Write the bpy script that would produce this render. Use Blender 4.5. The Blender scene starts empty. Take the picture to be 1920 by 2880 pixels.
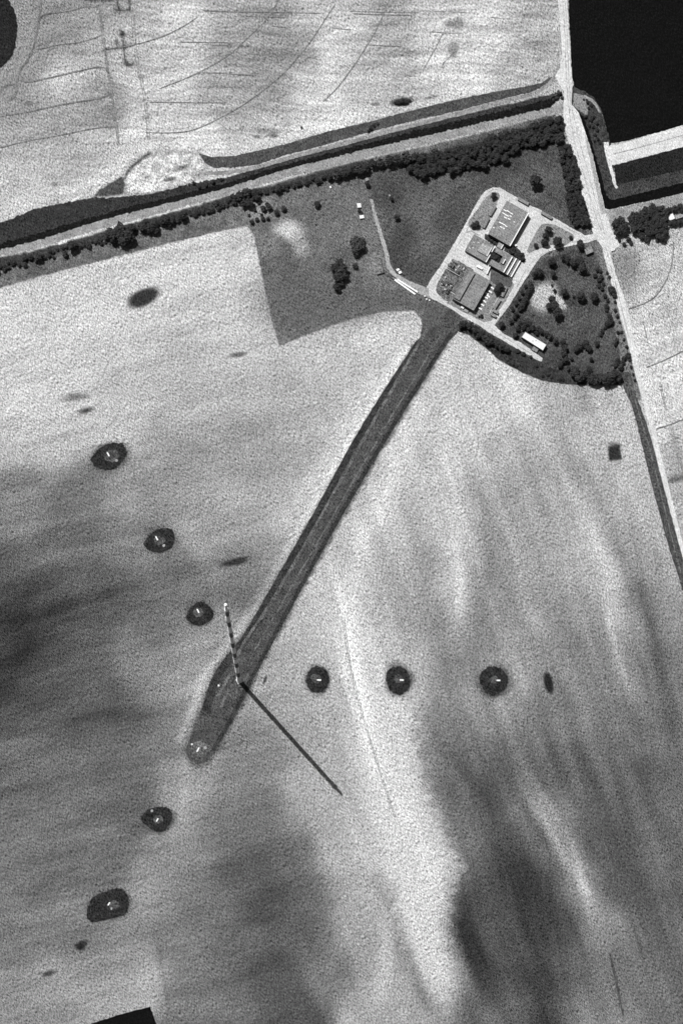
import bpy, bmesh, math, random
import numpy as np
from mathutils import Vector, Matrix
from mathutils import geometry as geom

random.seed(7)
RNG = np.random.RandomState(11)
scene = bpy.context.scene
COL = scene.collection

# ------------------------------------------------------------------ frame
# All plan positions were surveyed on a 1920 x 2880 grid, one cell = 0.41 m on the ground.
S = 0.41
NX, NY, HC = 1059.0, 4066.0, 8085.0      # point below the aircraft and flying height, in grid cells
K = 1.50                                  # radiance of a unit albedo in full sun (for choosing albedos)

def W(x, y, z=0.0):
    """grid -> metres on level z (x, y as seen from the aircraft at height z)"""
    if z:
        f = (HC - z / S) / HC
        x = NX + (x - NX) * f
        y = NY + (y - NY) * f
    return ((x - 960.0) * S, -(y - 1440.0) * S)

def alb(v):
    c = v / 255.0
    l = c / 12.92 if c <= 0.04045 else ((c + 0.055) / 1.055) ** 2.4
    return l / K

# ------------------------------------------------------------------ camera
cam_d = bpy.data.cameras.new("camera")
cam = bpy.data.objects.new("camera", cam_d)
COL.objects.link(cam)
cam.location = ((NX - 960) * S, -(NY - 1440) * S, HC * S)
cam.rotation_euler = (0, 0, 0)
cam_d.sensor_fit = 'AUTO'
cam_d.sensor_width = 36.0
cam_d.lens = 36.0 * HC / 2880.0
cam_d.shift_x = (960 - NX) / 2880.0
cam_d.shift_y = (NY - 1440) / 2880.0
cam_d.clip_start = 10.0
cam_d.clip_end = 40000.0
scene.camera = cam

# ------------------------------------------------------------------ sun, sky, exposure
SUN = Vector((287.0, -319.0, -735.0)).normalized()
sun_d = bpy.data.lights.new("sun", 'SUN')
sun_d.energy = 4.2
sun_d.angle = math.radians(0.3)
sun_d.color = (1.0, 1.0, 1.0)
sun = bpy.data.objects.new("sun", sun_d)
COL.objects.link(sun)
sun.rotation_euler = SUN.to_track_quat('-Z', 'Y').to_euler()
world = bpy.data.worlds.new("World")
scene.world = world
world.use_nodes = True
wn = world.node_tree
bg = wn.nodes["Background"]
sky = wn.nodes.new("ShaderNodeTexSky")
sky.sky_type = 'NISHITA'
sky.sun_disc = False
sky.sun_elevation = math.asin(-SUN.z)
sky.sun_rotation = math.radians(318.0)
bw = wn.nodes.new("ShaderNodeRGBToBW")     # panchromatic film: the sky counts by its luminance
wn.links.new(sky.outputs[0], bw.inputs[0])
wn.links.new(bw.outputs[0], bg.inputs[0])
bg.inputs[1].default_value = 0.05
scene.view_settings.view_transform = 'Standard'
scene.view_settings.look = 'None'
scene.view_settings.exposure = 0.30
scene.view_settings.gamma = 1.0

# ------------------------------------------------------------------ materials
def grain_nodes(nt, amp, add, along=5.0, across=1.5, mottle=0.25, mscale=0.045):
    """stubble / turf streaks lying along one bearing plus softer clumps; returns (factor, addend) sockets"""
    geo = nt.nodes.new("ShaderNodeNewGeometry")
    def dot(vx, vy, vz=0.0):
        n = nt.nodes.new("ShaderNodeVectorMath"); n.operation = 'DOT_PRODUCT'
        n.inputs[1].default_value = (vx, vy, vz)
        nt.links.new(geo.outputs['Position'], n.inputs[0])
        return n.outputs['Value']
    dx, dy = 0.5, -0.866
    comb = nt.nodes.new("ShaderNodeCombineXYZ")
    nt.links.new(dot(dx / along, dy / along), comb.inputs[0])
    nt.links.new(dot(-dy / across, dx / across), comb.inputs[1])
    nz = nt.nodes.new("ShaderNodeTexNoise")
    nz.inputs['Scale'].default_value = 1.0
    nz.inputs['Detail'].default_value = 1.2
    nz.inputs['Distortion'].default_value = 0.5
    nz.inputs['Roughness'].default_value = 0.6
    nt.links.new(comb.outputs[0], nz.inputs['Vector'])
    m = nt.nodes.new("ShaderNodeTexNoise")
    m.inputs['Scale'].default_value = mscale
    m.inputs['Detail'].default_value = 4.0
    nt.links.new(geo.outputs['Position'], m.inputs['Vector'])
    def math2(op, a, b):
        n = nt.nodes.new("ShaderNodeMath"); n.operation = op
        for i, s in enumerate((a, b)):
            if isinstance(s, (int, float)): n.inputs[i].default_value = s
            else: nt.links.new(s, n.inputs[i])
        return n.outputs[0]
    c1 = math2('SUBTRACT', nz.outputs['Fac'], 0.5)
    c2 = math2('SUBTRACT', m.outputs['Fac'], 0.5)
    f1 = math2('ADD', math2('MULTIPLY', c1, amp), 1.0)
    f2 = math2('ADD', math2('MULTIPLY', c2, mottle * 2), 1.0)
    return math2('MULTIPLY', f1, f2), math2('MULTIPLY', c1, add), math2

GRAIN = 2.6
_mats = {}
def gmat(name, v, amp=2.6, add=0.03, mottle=0.25, mscale=0.045, attr=None, rough=0.95, spec=0.1, along=2.8, across=0.62):
    m = bpy.data.materials.new(name)
    m.use_nodes = True
    nt = m.node_tree
    b = nt.nodes["Principled BSDF"]
    b.inputs['Roughness'].default_value = rough
    b.inputs['Specular IOR Level'].default_value = spec
    fac, addend, m2 = grain_nodes(nt, amp * GRAIN, add, along, across, mottle, mscale)
    if attr:
        a = nt.nodes.new("ShaderNodeAttribute"); a.attribute_name = attr
        base = a.outputs['Fac']
    else:
        base = alb(v)
    out = m2('MAXIMUM', m2('ADD', m2('MULTIPLY', fac, base), addend), 0.0012)
    nt.links.new(out, b.inputs['Base Color'])
    return m

def flat(name, a, rough=0.7, spec=0.3, vary=0.25, scale=0.8):
    m = bpy.data.materials.new(name)
    m.use_nodes = True
    nt = m.node_tree
    b = nt.nodes["Principled BSDF"]
    b.inputs['Roughness'].default_value = rough
    b.inputs['Specular IOR Level'].default_value = spec
    geo = nt.nodes.new("ShaderNodeNewGeometry")
    nz = nt.nodes.new("ShaderNodeTexNoise"); nz.inputs['Scale'].default_value = scale; nz.inputs['Detail'].default_value = 3
    nt.links.new(geo.outputs['Position'], nz.inputs['Vector'])
    mr = nt.nodes.new("ShaderNodeMapRange")
    mr.inputs['From Min'].default_value = 0.25; mr.inputs['From Max'].default_value = 0.75
    mr.inputs['To Min'].default_value = a * (1 - vary); mr.inputs['To Max'].default_value = a * (1 + vary)
    nt.links.new(nz.outputs['Fac'], mr.inputs['Value'])
    nt.links.new(mr.outputs[0], b.inputs['Base Color'])
    return m

M = {}
M['ground'] = gmat("ground", 0, amp=2.2, add=0.055, attr="tone", mottle=0.12, mscale=0.06)
M['road'] = gmat("pale_gravel", 220, amp=1.0, mottle=0.3, mscale=0.07)
M['road_grey'] = gmat("grey_gravel", 172, amp=1.2, mottle=0.3)
M['yard'] = gmat("concrete_yard", 212, amp=1.0, mottle=0.3, mscale=0.08)
M['path'] = gmat("grassy_path", 152, amp=1.5, mottle=0.7, mscale=0.08)
M['bank_light'] = gmat("dry_grass_bank", 154, amp=1.5, mottle=0.6, mscale=0.07)
M['bank_dark'] = gmat("reed_bank", 54, amp=2.0, add=0.07, mottle=0.8, mscale=0.09)
M['lawn'] = gmat("lawn", 92, amp=1.7, mottle=0.35)
M['lawn_light'] = gmat("worn_lawn", 140, amp=1.7, mottle=0.4)
M['switchyard'] = gmat("switchyard_gravel", 112, amp=2.2, add=0.08, mottle=1.0, mscale=0.16)
M['rough_grass'] = gmat("rough_grass", 64, amp=2.1, add=0.08, mottle=0.9, mscale=0.09)
M['patch'] = gmat("rank_grass", 44, amp=2.1, add=0.09, mottle=1.0, mscale=0.13)
M['patch_worn'] = gmat("worn_grass", 84, amp=2.2, add=0.08, mottle=1.3, mscale=0.16)
M['strip'] = gmat("mown_strip", 80, amp=2.0, add=0.09, mottle=0.8, mscale=0.08)
M['strip_dark'] = gmat("ditch_grass", 58, amp=2.0, add=0.08, mottle=0.9, mscale=0.08)
M['track'] = gmat("worn_track", 104, amp=2.0, add=0.08, mottle=1.2, mscale=0.1)
M['rut'] = gmat("wheel_rut", 136, amp=1.6, mottle=0.9, mscale=0.05)
M['water'] = gmat("dark_water", 11, amp=2.6, add=0.030, mottle=0.5, rough=0.6, spec=0.02)
M['water_canal'] = gmat("canal_surface", 22, amp=2.4, add=0.05, mottle=1.2, mscale=0.09, rough=0.6, spec=0.02)
M['water_grey'] = gmat("shallow_water", 36, amp=2.0, add=0.06, mottle=0.5, rough=0.6, spec=0.02)
M['roof'] = gmat("felt_roof", 142, amp=1.3, mottle=0.35, mscale=0.09)
M['roof_pale'] = gmat("pale_roof", 168, amp=1.2, mottle=0.15)
M['roof_white'] = gmat("white_sheet_roof", 250, amp=0.35, add=0.02, mottle=0.08)
M['wall'] = flat("grey_render", 0.06)
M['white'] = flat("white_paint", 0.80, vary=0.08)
M['pale'] = flat("pale_metal", 0.55, vary=0.2)
M['grey'] = flat("grey_metal", 0.22)
M['dark'] = flat("dark_metal", 0.05)
M['glass'] = flat("window_glass", 0.03, rough=0.1, spec=0.5)
M['red'] = flat("red_paint", 0.20, vary=0.15)
M['concrete'] = flat("pale_concrete", 0.75, vary=0.12)
M['bark'] = flat("bark", 0.06)
M['tyre'] = flat("tyre", 0.03)
M['wire'] = flat("steel_wire", 0.15)
def leafmat(name, a):
    m = flat(name, a, rough=0.9, spec=0.05, vary=0.55, scale=0.55)
    return m
M['leaf'] = leafmat("leaves", 0.042)
M['leaf_pale'] = leafmat("pale_leaves", 0.062)
M['leaf_shrub'] = leafmat("shrub_leaves", 0.045)

# ------------------------------------------------------------------ object helpers
def tag(o, label=None, cat=None, group=None, kind=None):
    if label: o['label'] = label
    if cat: o['category'] = cat
    if group: o['group'] = group
    if kind: o['kind'] = kind
    return o

def mesh_obj(name, verts, faces, mat, parent=None, mats=None, idx=None):
    me = bpy.data.meshes.new(name)
    me.from_pydata(verts, [], faces)
    for m in (mats or [mat]): me.materials.append(m)
    if idx: me.polygons.foreach_set('material_index', idx)
    me.update()
    o = bpy.data.objects.new(name, me)
    COL.objects.link(o)
    if parent: o.parent = parent
    return o

def empty(name, loc, rz=0.0):
    o = bpy.data.objects.new(name, None)
    o.location = loc
    o.rotation_euler = (0, 0, rz)
    o.empty_display_size = 1.0
    COL.objects.link(o)
    return o

class MB:
    def __init__(self): self.v = []; self.f = []
    def box(self, c, s, rz=0.0, taper=1.0):
        n = len(self.v); ca, sa = math.cos(rz), math.sin(rz)
        for k, zz in enumerate((-1, 1)):
            t = 1.0 if k == 0 else taper
            for (a, b) in ((-1, -1), (1, -1), (1, 1), (-1, 1)):
                x, y = a * s[0] / 2 * t, b * s[1] / 2 * t
                self.v.append((c[0] + x * ca - y * sa, c[1] + x * sa + y * ca, c[2] + zz * s[2] / 2))
        self.f += [(n, n+3, n+2, n+1), (n+4, n+5, n+6, n+7), (n, n+1, n+5, n+4), (n+1, n+2, n+6, n+5), (n+2, n+3, n+7, n+6), (n+3, n, n+4, n+7)]
    def prism(self, pts, z0, z1):
        n = len(self.v); k = len(pts)
        for z in (z0, z1):
            for p in pts: self.v.append((p[0], p[1], z))
        self.f.append(tuple(range(n + k - 1, n - 1, -1)))
        self.f.append(tuple(range(n + k, n + 2 * k)))
        for i in range(k):
            j = (i + 1) % k
            self.f.append((n + i, n + j, n + k + j, n + k + i))
    def tube(self, a, b, r0, r1, seg=8):
        a, b = Vector(a), Vector(b); d = (b - a)
        if d.length < 1e-6: return
        q = d.to_track_quat('Z', 'Y'); n = len(self.v)
        for p, r in ((a, r0), (b, r1)):
            for i in range(seg):
                t = 2 * math.pi * i / seg
                self.v.append(tuple(p + q @ Vector((r * math.cos(t), r * math.sin(t), 0))))
        for i in range(seg):
            j = (i + 1) % seg
            self.f.append((n + i, n + j, n + seg + j, n + seg + i))
        self.f.append(tuple(range(n + seg - 1, n - 1, -1)))
        self.f.append(tuple(range(n + seg, n + 2 * seg)))
    def build(self, name, mat, parent=None): return mesh_obj(name, self.v, self.f, mat, parent)

def ccw(pts):
    a = sum(pts[i][0] * pts[(i + 1) % len(pts)][1] - pts[(i + 1) % len(pts)][0] * pts[i][1] for i in range(len(pts)))
    return pts if a > 0 else pts[::-1]

def smooth(pts, step=4.0, closed=False):
    """Catmull-Rom through the surveyed points"""
    n = len(pts); out = []
    rng = range(n) if closed else range(n - 1)
    for i in rng:
        if closed: p0, p1, p2, p3 = pts[i - 1], pts[i], pts[(i + 1) % n], pts[(i + 2) % n]
        else: p0, p1, p2, p3 = pts[max(i - 1, 0)], pts[i], pts[i + 1], pts[min(i + 2, n - 1)]
        L = math.hypot(p2[0] - p1[0], p2[1] - p1[1]); k = max(1, int(L / step))
        for j in range(k):
            t = j / k; t2, t3 = t * t, t * t * t
            out.append(tuple(0.5 * ((2 * p1[c]) + (-p0[c] + p2[c]) * t + (2 * p0[c] - 5 * p1[c] + 4 * p2[c] - p3[c]) * t2 + (-p0[c] + 3 * p1[c] - 3 * p2[c] + p3[c]) * t3) for c in (0, 1)))
    if not closed: out.append(tuple(pts[-1]))
    return out

def linear(pts, step=5.0):
    out = []; n = len(pts)
    for i in range(n):
        a, b = pts[i], pts[(i + 1) % n]
        k = max(1, int(math.hypot(b[0] - a[0], b[1] - a[1]) / step))
        for j in range(k): out.append((a[0] + (b[0] - a[0]) * j / k, a[1] + (b[1] - a[1]) * j / k))
    return out

LAYER = [0.05]
def sheet(name, pts, mat, sm=False, jit=0.5, step=5.0, z=None, kind='structure', parent=None):
    """a flat ground cover with a slightly ragged edge; each sheet lies a little above the last"""
    p = smooth(pts, step, True) if sm else linear(pts, step)
    p = [(x + random.gauss(0, jit), y + random.gauss(0, jit)) for x, y in p]
    if z is None:
        LAYER[0] += 0.012; z = LAYER[0]
    w = ccw([W(x, y) for x, y in p])
    cv, _, cf, *_r = geom.delaunay_2d_cdt([Vector(q) for q in w], [], [list(range(len(w)))], 1, 1e-4)
    me = bpy.data.meshes.new(name)
    me.from_pydata([(q.x, q.y, z) for q in cv], [], [tuple(f) for f in cf]); me.update()
    me.materials.append(mat)
    o = bpy.data.objects.new(name, me); COL.objects.link(o)
    if parent: o.parent = parent
    if kind: o['kind'] = kind
    return o

def ribbon_data(pts, width, jit=0.0, step=5.0):
    p = smooth(pts, step); v = []; f = []
    n = len(p)
    for i in range(n):
        a, b = p[max(i - 1, 0)], p[min(i + 1, n - 1)]
        dx, dy = b[0] - a[0], b[1] - a[1]; L = math.hypot(dx, dy) or 1
        nx, ny = -dy / L, dx / L
        w = width(i / (n - 1)) if callable(width) else width
        for s in (1, -1):
            q = w / 2 + random.gauss(0, jit)
            v.append((p[i][0] + nx * q * s, p[i][1] + ny * q * s))
    for i in range(n - 1): f.append((2 * i, 2 * i + 1, 2 * i + 3, 2 * i + 2))
    return v, f

def ribbons(name, items, mat, jit=0.15, kind='structure', z=None):
    V = []; F = []
    for pts, wd in items:
        LAYER[0] += 0.004; zz = LAYER[0]
        v, f = ribbon_data(pts, wd, jit)
        n = len(V)
        V += [(*W(*q), zz) for q in v]
        F += [tuple(n + i for i in q) for q in f]
    o = mesh_obj(name, V, F, mat)
    if kind: o['kind'] = kind
    return o

def Z(ox, oy, s, pts): return [(ox + p[0] / s, oy + p[1] / s) + tuple(q / s for q in p[2:]) for p in pts]
def Fv(pts): return [(p[0] * 1.22449, p[1] * 1.22449) + tuple(p[2:]) for p in pts]

# ================================================================== GROUND SHEET
GS = 3.0
xs = np.arange(-60, 1981, GS); ys = np.arange(-60, 2941, GS)
GX, GY = np.meshgrid(xs, ys)

def vnoise(x, y, seed):
    xi = np.floor(x).astype(np.int64); yi = np.floor(y).astype(np.int64)
    fx = x - xi; fy = y - yi
    fx = fx * fx * (3 - 2 * fx); fy = fy * fy * (3 - 2 * fy)
    def h(a, b):
        n = (a * 374761393 + b * 668265263 + seed * 974711) & 0xffffffff
        n = ((n ^ (n >> 13)) * 1274126177) & 0xffffffff
        return ((n ^ (n >> 16)) & 0xffff) / 65535.0
    return (h(xi, yi) * (1 - fx) + h(xi + 1, yi) * fx) * (1 - fy) + (h(xi, yi + 1) * (1 - fx) + h(xi + 1, yi + 1) * fx) * fy - 0.5
def fbm(x, y, seed, o=4):
    t = 0; a = 1
    for i in range(o):
        t = t + a * vnoise(x * 2 ** i, y * 2 ** i, seed + i * 17); a *= 0.55
    return t
def flow(ang, along, across, seed, o=3):
    ca, sa = math.cos(ang), math.sin(ang)
    wx = GX + 30 * fbm(GX / 220, GY / 220, seed + 5, 2); wy = GY + 30 * fbm(GX / 220 + 9, GY / 220, seed + 6, 2)
    return fbm((wx * ca + wy * sa) / along, (-wx * sa + wy * ca) / across, seed, o)

def shepard(samples, sig):
    cx = np.arange(-60, 1990, 15.0); cy = np.arange(-60, 2950, 15.0)
    CX, CY = np.meshgrid(cx, cy)
    num = np.zeros_like(CX); den = np.zeros_like(CX) + 1e-12
    for (x, y, v) in samples:
        d2 = (CX - x) ** 2 + (CY - y) ** 2
        w = np.exp(-d2 / (2 * sig * sig)) + 1e-3 / (1 + d2 / (sig * sig)) ** 2
        num += w * v; den += w
    C = num / den
    u = (GX + 60) / 15.0; t = (GY + 60) / 15.0
    iu = np.clip(u.astype(int), 0, C.shape[1] - 2); it = np.clip(t.astype(int), 0, C.shape[0] - 2)
    fu = u - iu; ft = t - it
    return (C[it, iu] * (1 - fu) + C[it, iu + 1] * fu) * (1 - ft) + (C[it + 1, iu] * (1 - fu) + C[it + 1, iu + 1] * fu) * ft

def box_of(pts, m):
    px = [p[0] for p in pts]; py = [p[1] for p in pts]
    i0 = int(max(0, (min(px) - m + 60) / GS)); i1 = int(min(len(xs), (max(px) + m + 60) / GS + 2))
    j0 = int(max(0, (min(py) - m + 60) / GS)); j1 = int(min(len(ys), (max(py) + m + 60) / GS + 2))
    return slice(j0, j1), slice(i0, i1)
def seg_dist(X, Y, pts, closed=False):
    D = np.full(X.shape, 1e9)
    n = len(pts)
    for i in range(n if closed else n - 1):
        (ax, ay), (bx, by) = pts[i][:2], pts[(i + 1) % n][:2]
        dx, dy = bx - ax, by - ay; L = dx * dx + dy * dy + 1e-9
        t = np.clip(((X - ax) * dx + (Y - ay) * dy) / L, 0, 1)
        D = np.minimum(D, np.hypot(X - ax - t * dx, Y - ay - t * dy))
    return D
def stroke(pts, w, dv, taper=0.0):
    # a band of different crop growth along a line, fading out towards its ends
    sl = box_of(pts, w * 2.6); X = GX[sl]; Y = GY[sl]
    D = np.full(X.shape, 1e9); P = np.zeros(X.shape)
    ln = [math.hypot(pts[i + 1][0] - pts[i][0], pts[i + 1][1] - pts[i][1]) for i in range(len(pts) - 1)]
    tot = sum(ln); run = 0.0
    for i in range(len(pts) - 1):
        (ax, ay), (bx, by) = pts[i][:2], pts[i + 1][:2]
        dx, dy = bx - ax, by - ay
        t = np.clip(((X - ax) * dx + (Y - ay) * dy) / (dx * dx + dy * dy + 1e-9), 0, 1)
        d = np.hypot(X - ax - t * dx, Y - ay - t * dy)
        m = d < D
        D = np.where(m, d, D); P = np.where(m, (run + t * ln[i]) / tot, P); run += ln[i]
    k = np.exp(-(D / w) ** 2)
    if taper: k = k * np.clip(np.minimum(P, 1 - P) / taper, 0, 1)
    T[sl] += dv * k
def blob(x, y, rx, ry, ang, val, soft=0.35, amt=1.0):
    R = max(rx, ry) * 1.8; s = box_of([(x, y)], R)
    a = math.radians(ang); X = GX[s] - x; Y = GY[s] - y
    u = (X * math.cos(a) + Y * math.sin(a)) / rx; v = (-X * math.sin(a) + Y * math.cos(a)) / ry
    d = np.hypot(u, v) + 0.35 * vnoise(GX[s] / (0.5 * R), GY[s] / (0.5 * R), int(x))
    k = np.clip((1 + soft - d) / (2 * soft), 0, 1); k = k * k * (3 - 2 * k) * amt
    T[s] = T[s] * (1 - k) + val * k
def zone(pts, val, soft=3.0, wob=2.0, amt=1.0):
    s = box_of(pts, soft + 10); X = GX[s]; Y = GY[s]
    X = X + wob * vnoise(X / 14, Y / 14, 3) * 2; Y = Y + wob * vnoise(X / 14, Y / 14, 4) * 2
    inside = np.zeros(X.shape, bool); n = len(pts)
    for i in range(n):
        (ax, ay), (bx, by) = pts[i][:2], pts[(i + 1) % n][:2]
        c = ((ay > Y) != (by > Y)) & (X < (bx - ax) * (Y - ay) / ((by - ay) or 1e-9) + ax)
        inside ^= c
    d = seg_dist(X, Y, pts, True); d = np.where(inside, d, -d)
    k = np.clip((d + soft) / (2 * soft), 0, 1); k = k * k * (3 - 2 * k) * amt
    v = val[s] if isinstance(val, np.ndarray) else val
    T[s] = T[s] * (1 - k) + v * k

can_base = [(-60,640),(0,645),(102,605),(265,570),(352,560),(531,524),(640,500),(803,450),(1048,386),(1280,328),(1541,266),(1575,262),(1541,304),(1423,328),(1280,360),(1048,412),(803,473),(640,524),(408,584),(245,628),(0,697),(-60,712)]
# ---- south and west field: growth samples (view grid of 1568 cells), then bands
south = Fv([(60,720,208),(250,640,212),(450,580,212),(560,560,208),(100,800,206),(300,780,205),(500,720,205),(600,800,196),(450,850,192),(300,870,192),
 (120,880,200),(60,960,205),(250,960,196),(450,950,185),(620,900,182),(750,820,198),(900,770,205),(850,870,196),(700,950,182),(560,1020,172),(400,1040,172),
 (120,1040,190),(30,1010,198),(60,1110,150),(180,1130,138),(40,1200,150),(150,1210,132),(300,1150,160),(450,1130,168),(600,1100,170),(700,1080,180),(780,1000,196),(720,1100,196),
 (560,1180,178),(640,1180,190),(500,1240,170),(300,1260,140),(160,1300,125),(20,1290,118),(250,1350,120),(120,1400,105),(20,1400,95),(400,1330,135),(560,1310,140),(600,1260,165),
 (350,1430,130),(200,1450,115),(60,1490,92),(10,1540,88),(180,1520,112),(320,1510,140),(420,1480,155),(500,1480,165),(350,1560,158),(440,1550,170),(480,1560,172),(200,1570,128),(80,1590,112),
 (300,1630,108),(200,1640,108),(100,1660,112),(380,1640,130),(420,1650,160),(250,1700,122),(100,1740,128),(350,1720,130),(400,1740,150),(420,1800,172),(300,1790,130),(180,1800,130),(60,1820,128),
 (300,1860,122),(150,1880,130),(420,1880,165),(250,1960,135),(100,1960,130),(60,2040,140),(360,2000,165),(420,2000,150),(200,2140,140),(60,2150,140),(330,2130,160),(250,2200,158),(120,2260,165),(40,2300,160),(330,2250,178),(280,2290,172),
 (400,2150,142),(450,2250,138),(430,2330,135),(480,2080,130),(560,2000,120),(620,2080,108),(560,2180,125),(620,2230,108),(700,2160,120),(560,2300,128),(650,2320,108),(760,2230,140),(730,2060,125),
 (520,1900,140),(600,1880,132),(680,1950,130),(560,1800,148),(620,1720,150),(680,1660,178),(720,1780,182),(760,1860,186),(700,1880,168),(780,1960,188),(840,1950,194),(800,2050,180),(880,2080,182),(820,2150,174),(880,2200,172),(860,2280,178),(960,2320,175),
 (640,1560,172),(700,1500,194),(680,1430,188),(740,1400,198),(660,1520,178),(760,1600,178),(780,1320,200),(820,1250,198),(860,1150,200),(880,1300,182),(900,1400,185),(850,1480,205),(800,1440,206),(810,1540,210),(850,1600,205),(890,1680,205),(920,1760,208),(900,1850,205),(960,1880,210),(940,1960,198),(1000,1980,208),(1010,2080,212),(980,2140,205),(1000,2200,205),(1020,2260,195),
 (960,1060,198),(1000,960,208),(1010,860,205),(1050,820,205),(1040,1050,198),(1030,1150,190),(950,1200,190),(980,1300,172),(960,1400,165),(1000,1450,150),(940,1500,185),(950,1600,190),(940,1680,170),
 (1060,1250,200),(1050,1350,202),(1050,1440,175),(1110,1150,180),(1110,1250,160),(1110,1350,152),(1100,1450,150),(1050,1540,150),(1000,1620,148),(1180,1500,165),(1130,1620,165),
 (1100,950,205),(1150,1050,190),(1160,900,205),(1180,1150,172),(1200,1250,178),(1180,1350,165),(1240,1420,172),(1230,1100,178),(1250,1000,180),(1220,920,200),(1290,1180,180),(1280,1300,182),(1320,1400,165),(1300,1480,150),(1300,1070,168),(1300,950,178),(1360,1010,195),(1400,1000,195),(1440,950,195),(1350,1130,180),(1430,1120,190),(1480,1120,185),(1370,1240,190),(1400,1330,195),(1420,1420,180),(1440,1250,175),(1500,1200,180),(1520,1330,172),(1480,1380,150),(1540,1430,165),(1500,1500,145),(1400,1480,150),(1440,1560,150),(1540,1550,140),
 (1000,1690,150),(1000,1760,135),(1060,1700,140),(1090,1760,130),(1120,1680,165),(1040,1840,130),(1010,1900,140),(1080,1900,138),(1060,1980,142),(1100,2000,115),(1180,1720,140),(1250,1660,140),(1330,1640,150),(1240,1760,138),(1300,1780,132),(1200,1850,150),(1150,1840,128),(1200,1930,125),(1250,1880,165),(1290,1960,160),(1340,2040,172),(1390,2120,165),(1430,2200,150),
 (1180,2010,105),(1230,2040,105),(1140,2080,118),(1080,2080,100),(1050,2120,98),(1120,2110,130),(1150,2140,134),(1080,2180,108),(1220,2120,108),(1280,2120,108),(1180,2200,125),(1120,2260,120),(1100,2320,135),(1180,2300,140),(1240,2260,105),(1260,2330,105),(1300,2240,130),(1330,2310,165),(1360,2240,135),(1400,2280,150),(1450,2320,165),(1500,2280,145),(1540,2320,140),
 (1400,1720,140),(1480,1660,140),(1540,1720,140),(1400,1840,135),(1480,1800,130),(1380,1920,128),(1460,1930,130),(1530,1870,140),(1540,2000,135),(1480,2050,128),(1420,2030,128),(1500,2150,135),(1540,2200,135)])
north = Fv([(60,420,200),(60,480,210),(200,440,212),(150,380,185),(230,330,190),(60,340,175),(150,290,165),(230,250,150),(40,250,165),(100,230,170),(200,190,165),(130,180,215),(170,170,212),(100,130,160),(170,100,165),(240,90,185),(240,20,160),(120,50,150),
 (40,180,140),(60,140,140),(60,60,140),(300,60,180),(300,130,190),(350,200,195),(330,300,215),(300,370,222),(400,150,205),(440,60,205),(420,250,205),(450,330,222),(500,200,178),(560,120,166),(600,60,162),(520,40,172),(600,200,166),(560,260,182),(640,230,165),(680,140,165),(600,320,200),(650,320,205),(720,270,220),(700,200,215),(680,60,160),(720,40,205),(770,100,215),(800,50,200),(860,110,185),(840,200,195),(870,250,190),(800,280,225),(900,60,170),(920,160,180),(950,210,190),(1000,60,210),(1040,120,210),(1000,180,215),(1060,60,205),(1100,20,215),(1120,100,218),(1180,60,190),(1170,150,185),(1230,60,175),(1230,150,185),(1270,100,180),(1080,190,220),(1180,190,200),(980,230,215),(880,300,225),(750,330,225)])
east = Fv([(1460,620,180),(1540,600,190),(1500,660,195),(1440,640,150),(1540,700,195),(1480,720,200),(1500,800,212),(1550,800,205),(1530,900,210),(1560,980,200),(1540,1060,190),(1560,1120,165),(1565,1200,170),(1520,960,215)])
T = shepard(south, 42.0)
T += 16 * flow(math.radians(-14), 260, 34, 21) * np.clip((1100 - GX) / 500, 0.15, 1)
T += 17 * flow(math.radians(70), 300, 34, 31) * np.clip((GX - 700) / 400, 0, 1)
T = 144 + 1.22 * (T - 161)
T += 10 * fbm(GX / 60, GY / 60, 41)
T -= 16 * np.clip((GX - 1240) / 160, 0, 1) * np.clip((GY - 1950) / 200, 0, 1)
T += 9 * flow(math.radians(74), 200, 7, 35, 2) * np.clip((GX - 700) / 300, 0, 1) + 9 * flow(math.radians(-16), 260, 7, 37, 2) * np.clip((1000 - GX) / 300, 0, 1)
st = lambda pts, w, dv: stroke(Fv(pts), w, dv, 0.3 if abs(dv) < 40 else 0.0)
# bands of crop growth (1568 grid)
st([(600,1290),(720,1100),(830,920),(900,800)], 22, 18)
st([(800,1400),(820,1560),(870,1750),(940,1900),(1000,2050),(1040,2200)], 26, 20)
st([(770,1440),(800,1600),(850,1780)], 8, 18)
st([(1010,900),(1040,1120),(1060,1350),(1040,1470)], 22, 14)
st([(930,1960),(900,2080),(950,2220),(990,2350)], 18, -34)
st([(1000,960),(960,1100),(975,1300),(960,1400)], 26, -10)
st([(1070,1010),(1110,1150),(1120,1300),(1090,1480)], 26, -14)
st([(1130,880),(1200,1020),(1260,1180),(1340,1320)], 18, -16)
st([(1150,850),(1240,1000),(1330,1160),(1400,1330),(1430,1450)], 20, 22)
st([(1330,1040),(1390,1180),(1440,1320),(1500,1480)], 20, -20)
st([(1400,1010),(1470,1180),(1530,1350)], 16, 14)
st([(1440,1250),(1490,1400),(1550,1600)], 22, -22)
st([(960,1640),(1060,1760),(1160,1900)], 24, -16)
st([(1050,2010),(1045,2090),(1090,2190),(1140,2320)], 32, -18)
st([(1150,1740),(1250,1890),(1340,2040),(1420,2190)], 18, 32)
st([(1310,1690),(1400,1850),(1500,2050)], 24, -12)
st([(1400,2190),(1430,2330)], 3, -45)
st([(1150,1480),(1250,1640),(1340,1790)], 24, 8)
st([(395,1960),(420,1840),(440,1740),(430,1690)], 22, 18)
st([(355,2120),(375,2240),(395,2350)], 8, -16)
st([(0,1500),(60,1480),(120,1440)], 26, -10)
st([(0,1440),(200,1400),(340,1330)], 30, -12)
st([(0,1540),(200,1500),(400,1440)], 22, 10)
st([(240,1650),(350,1590),(420,1560)], 24, 8)
st([(120,1670),(330,1620)], 22, -14)
st([(0,1090),(120,1120),(240,1100)], 26, -12)
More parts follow.
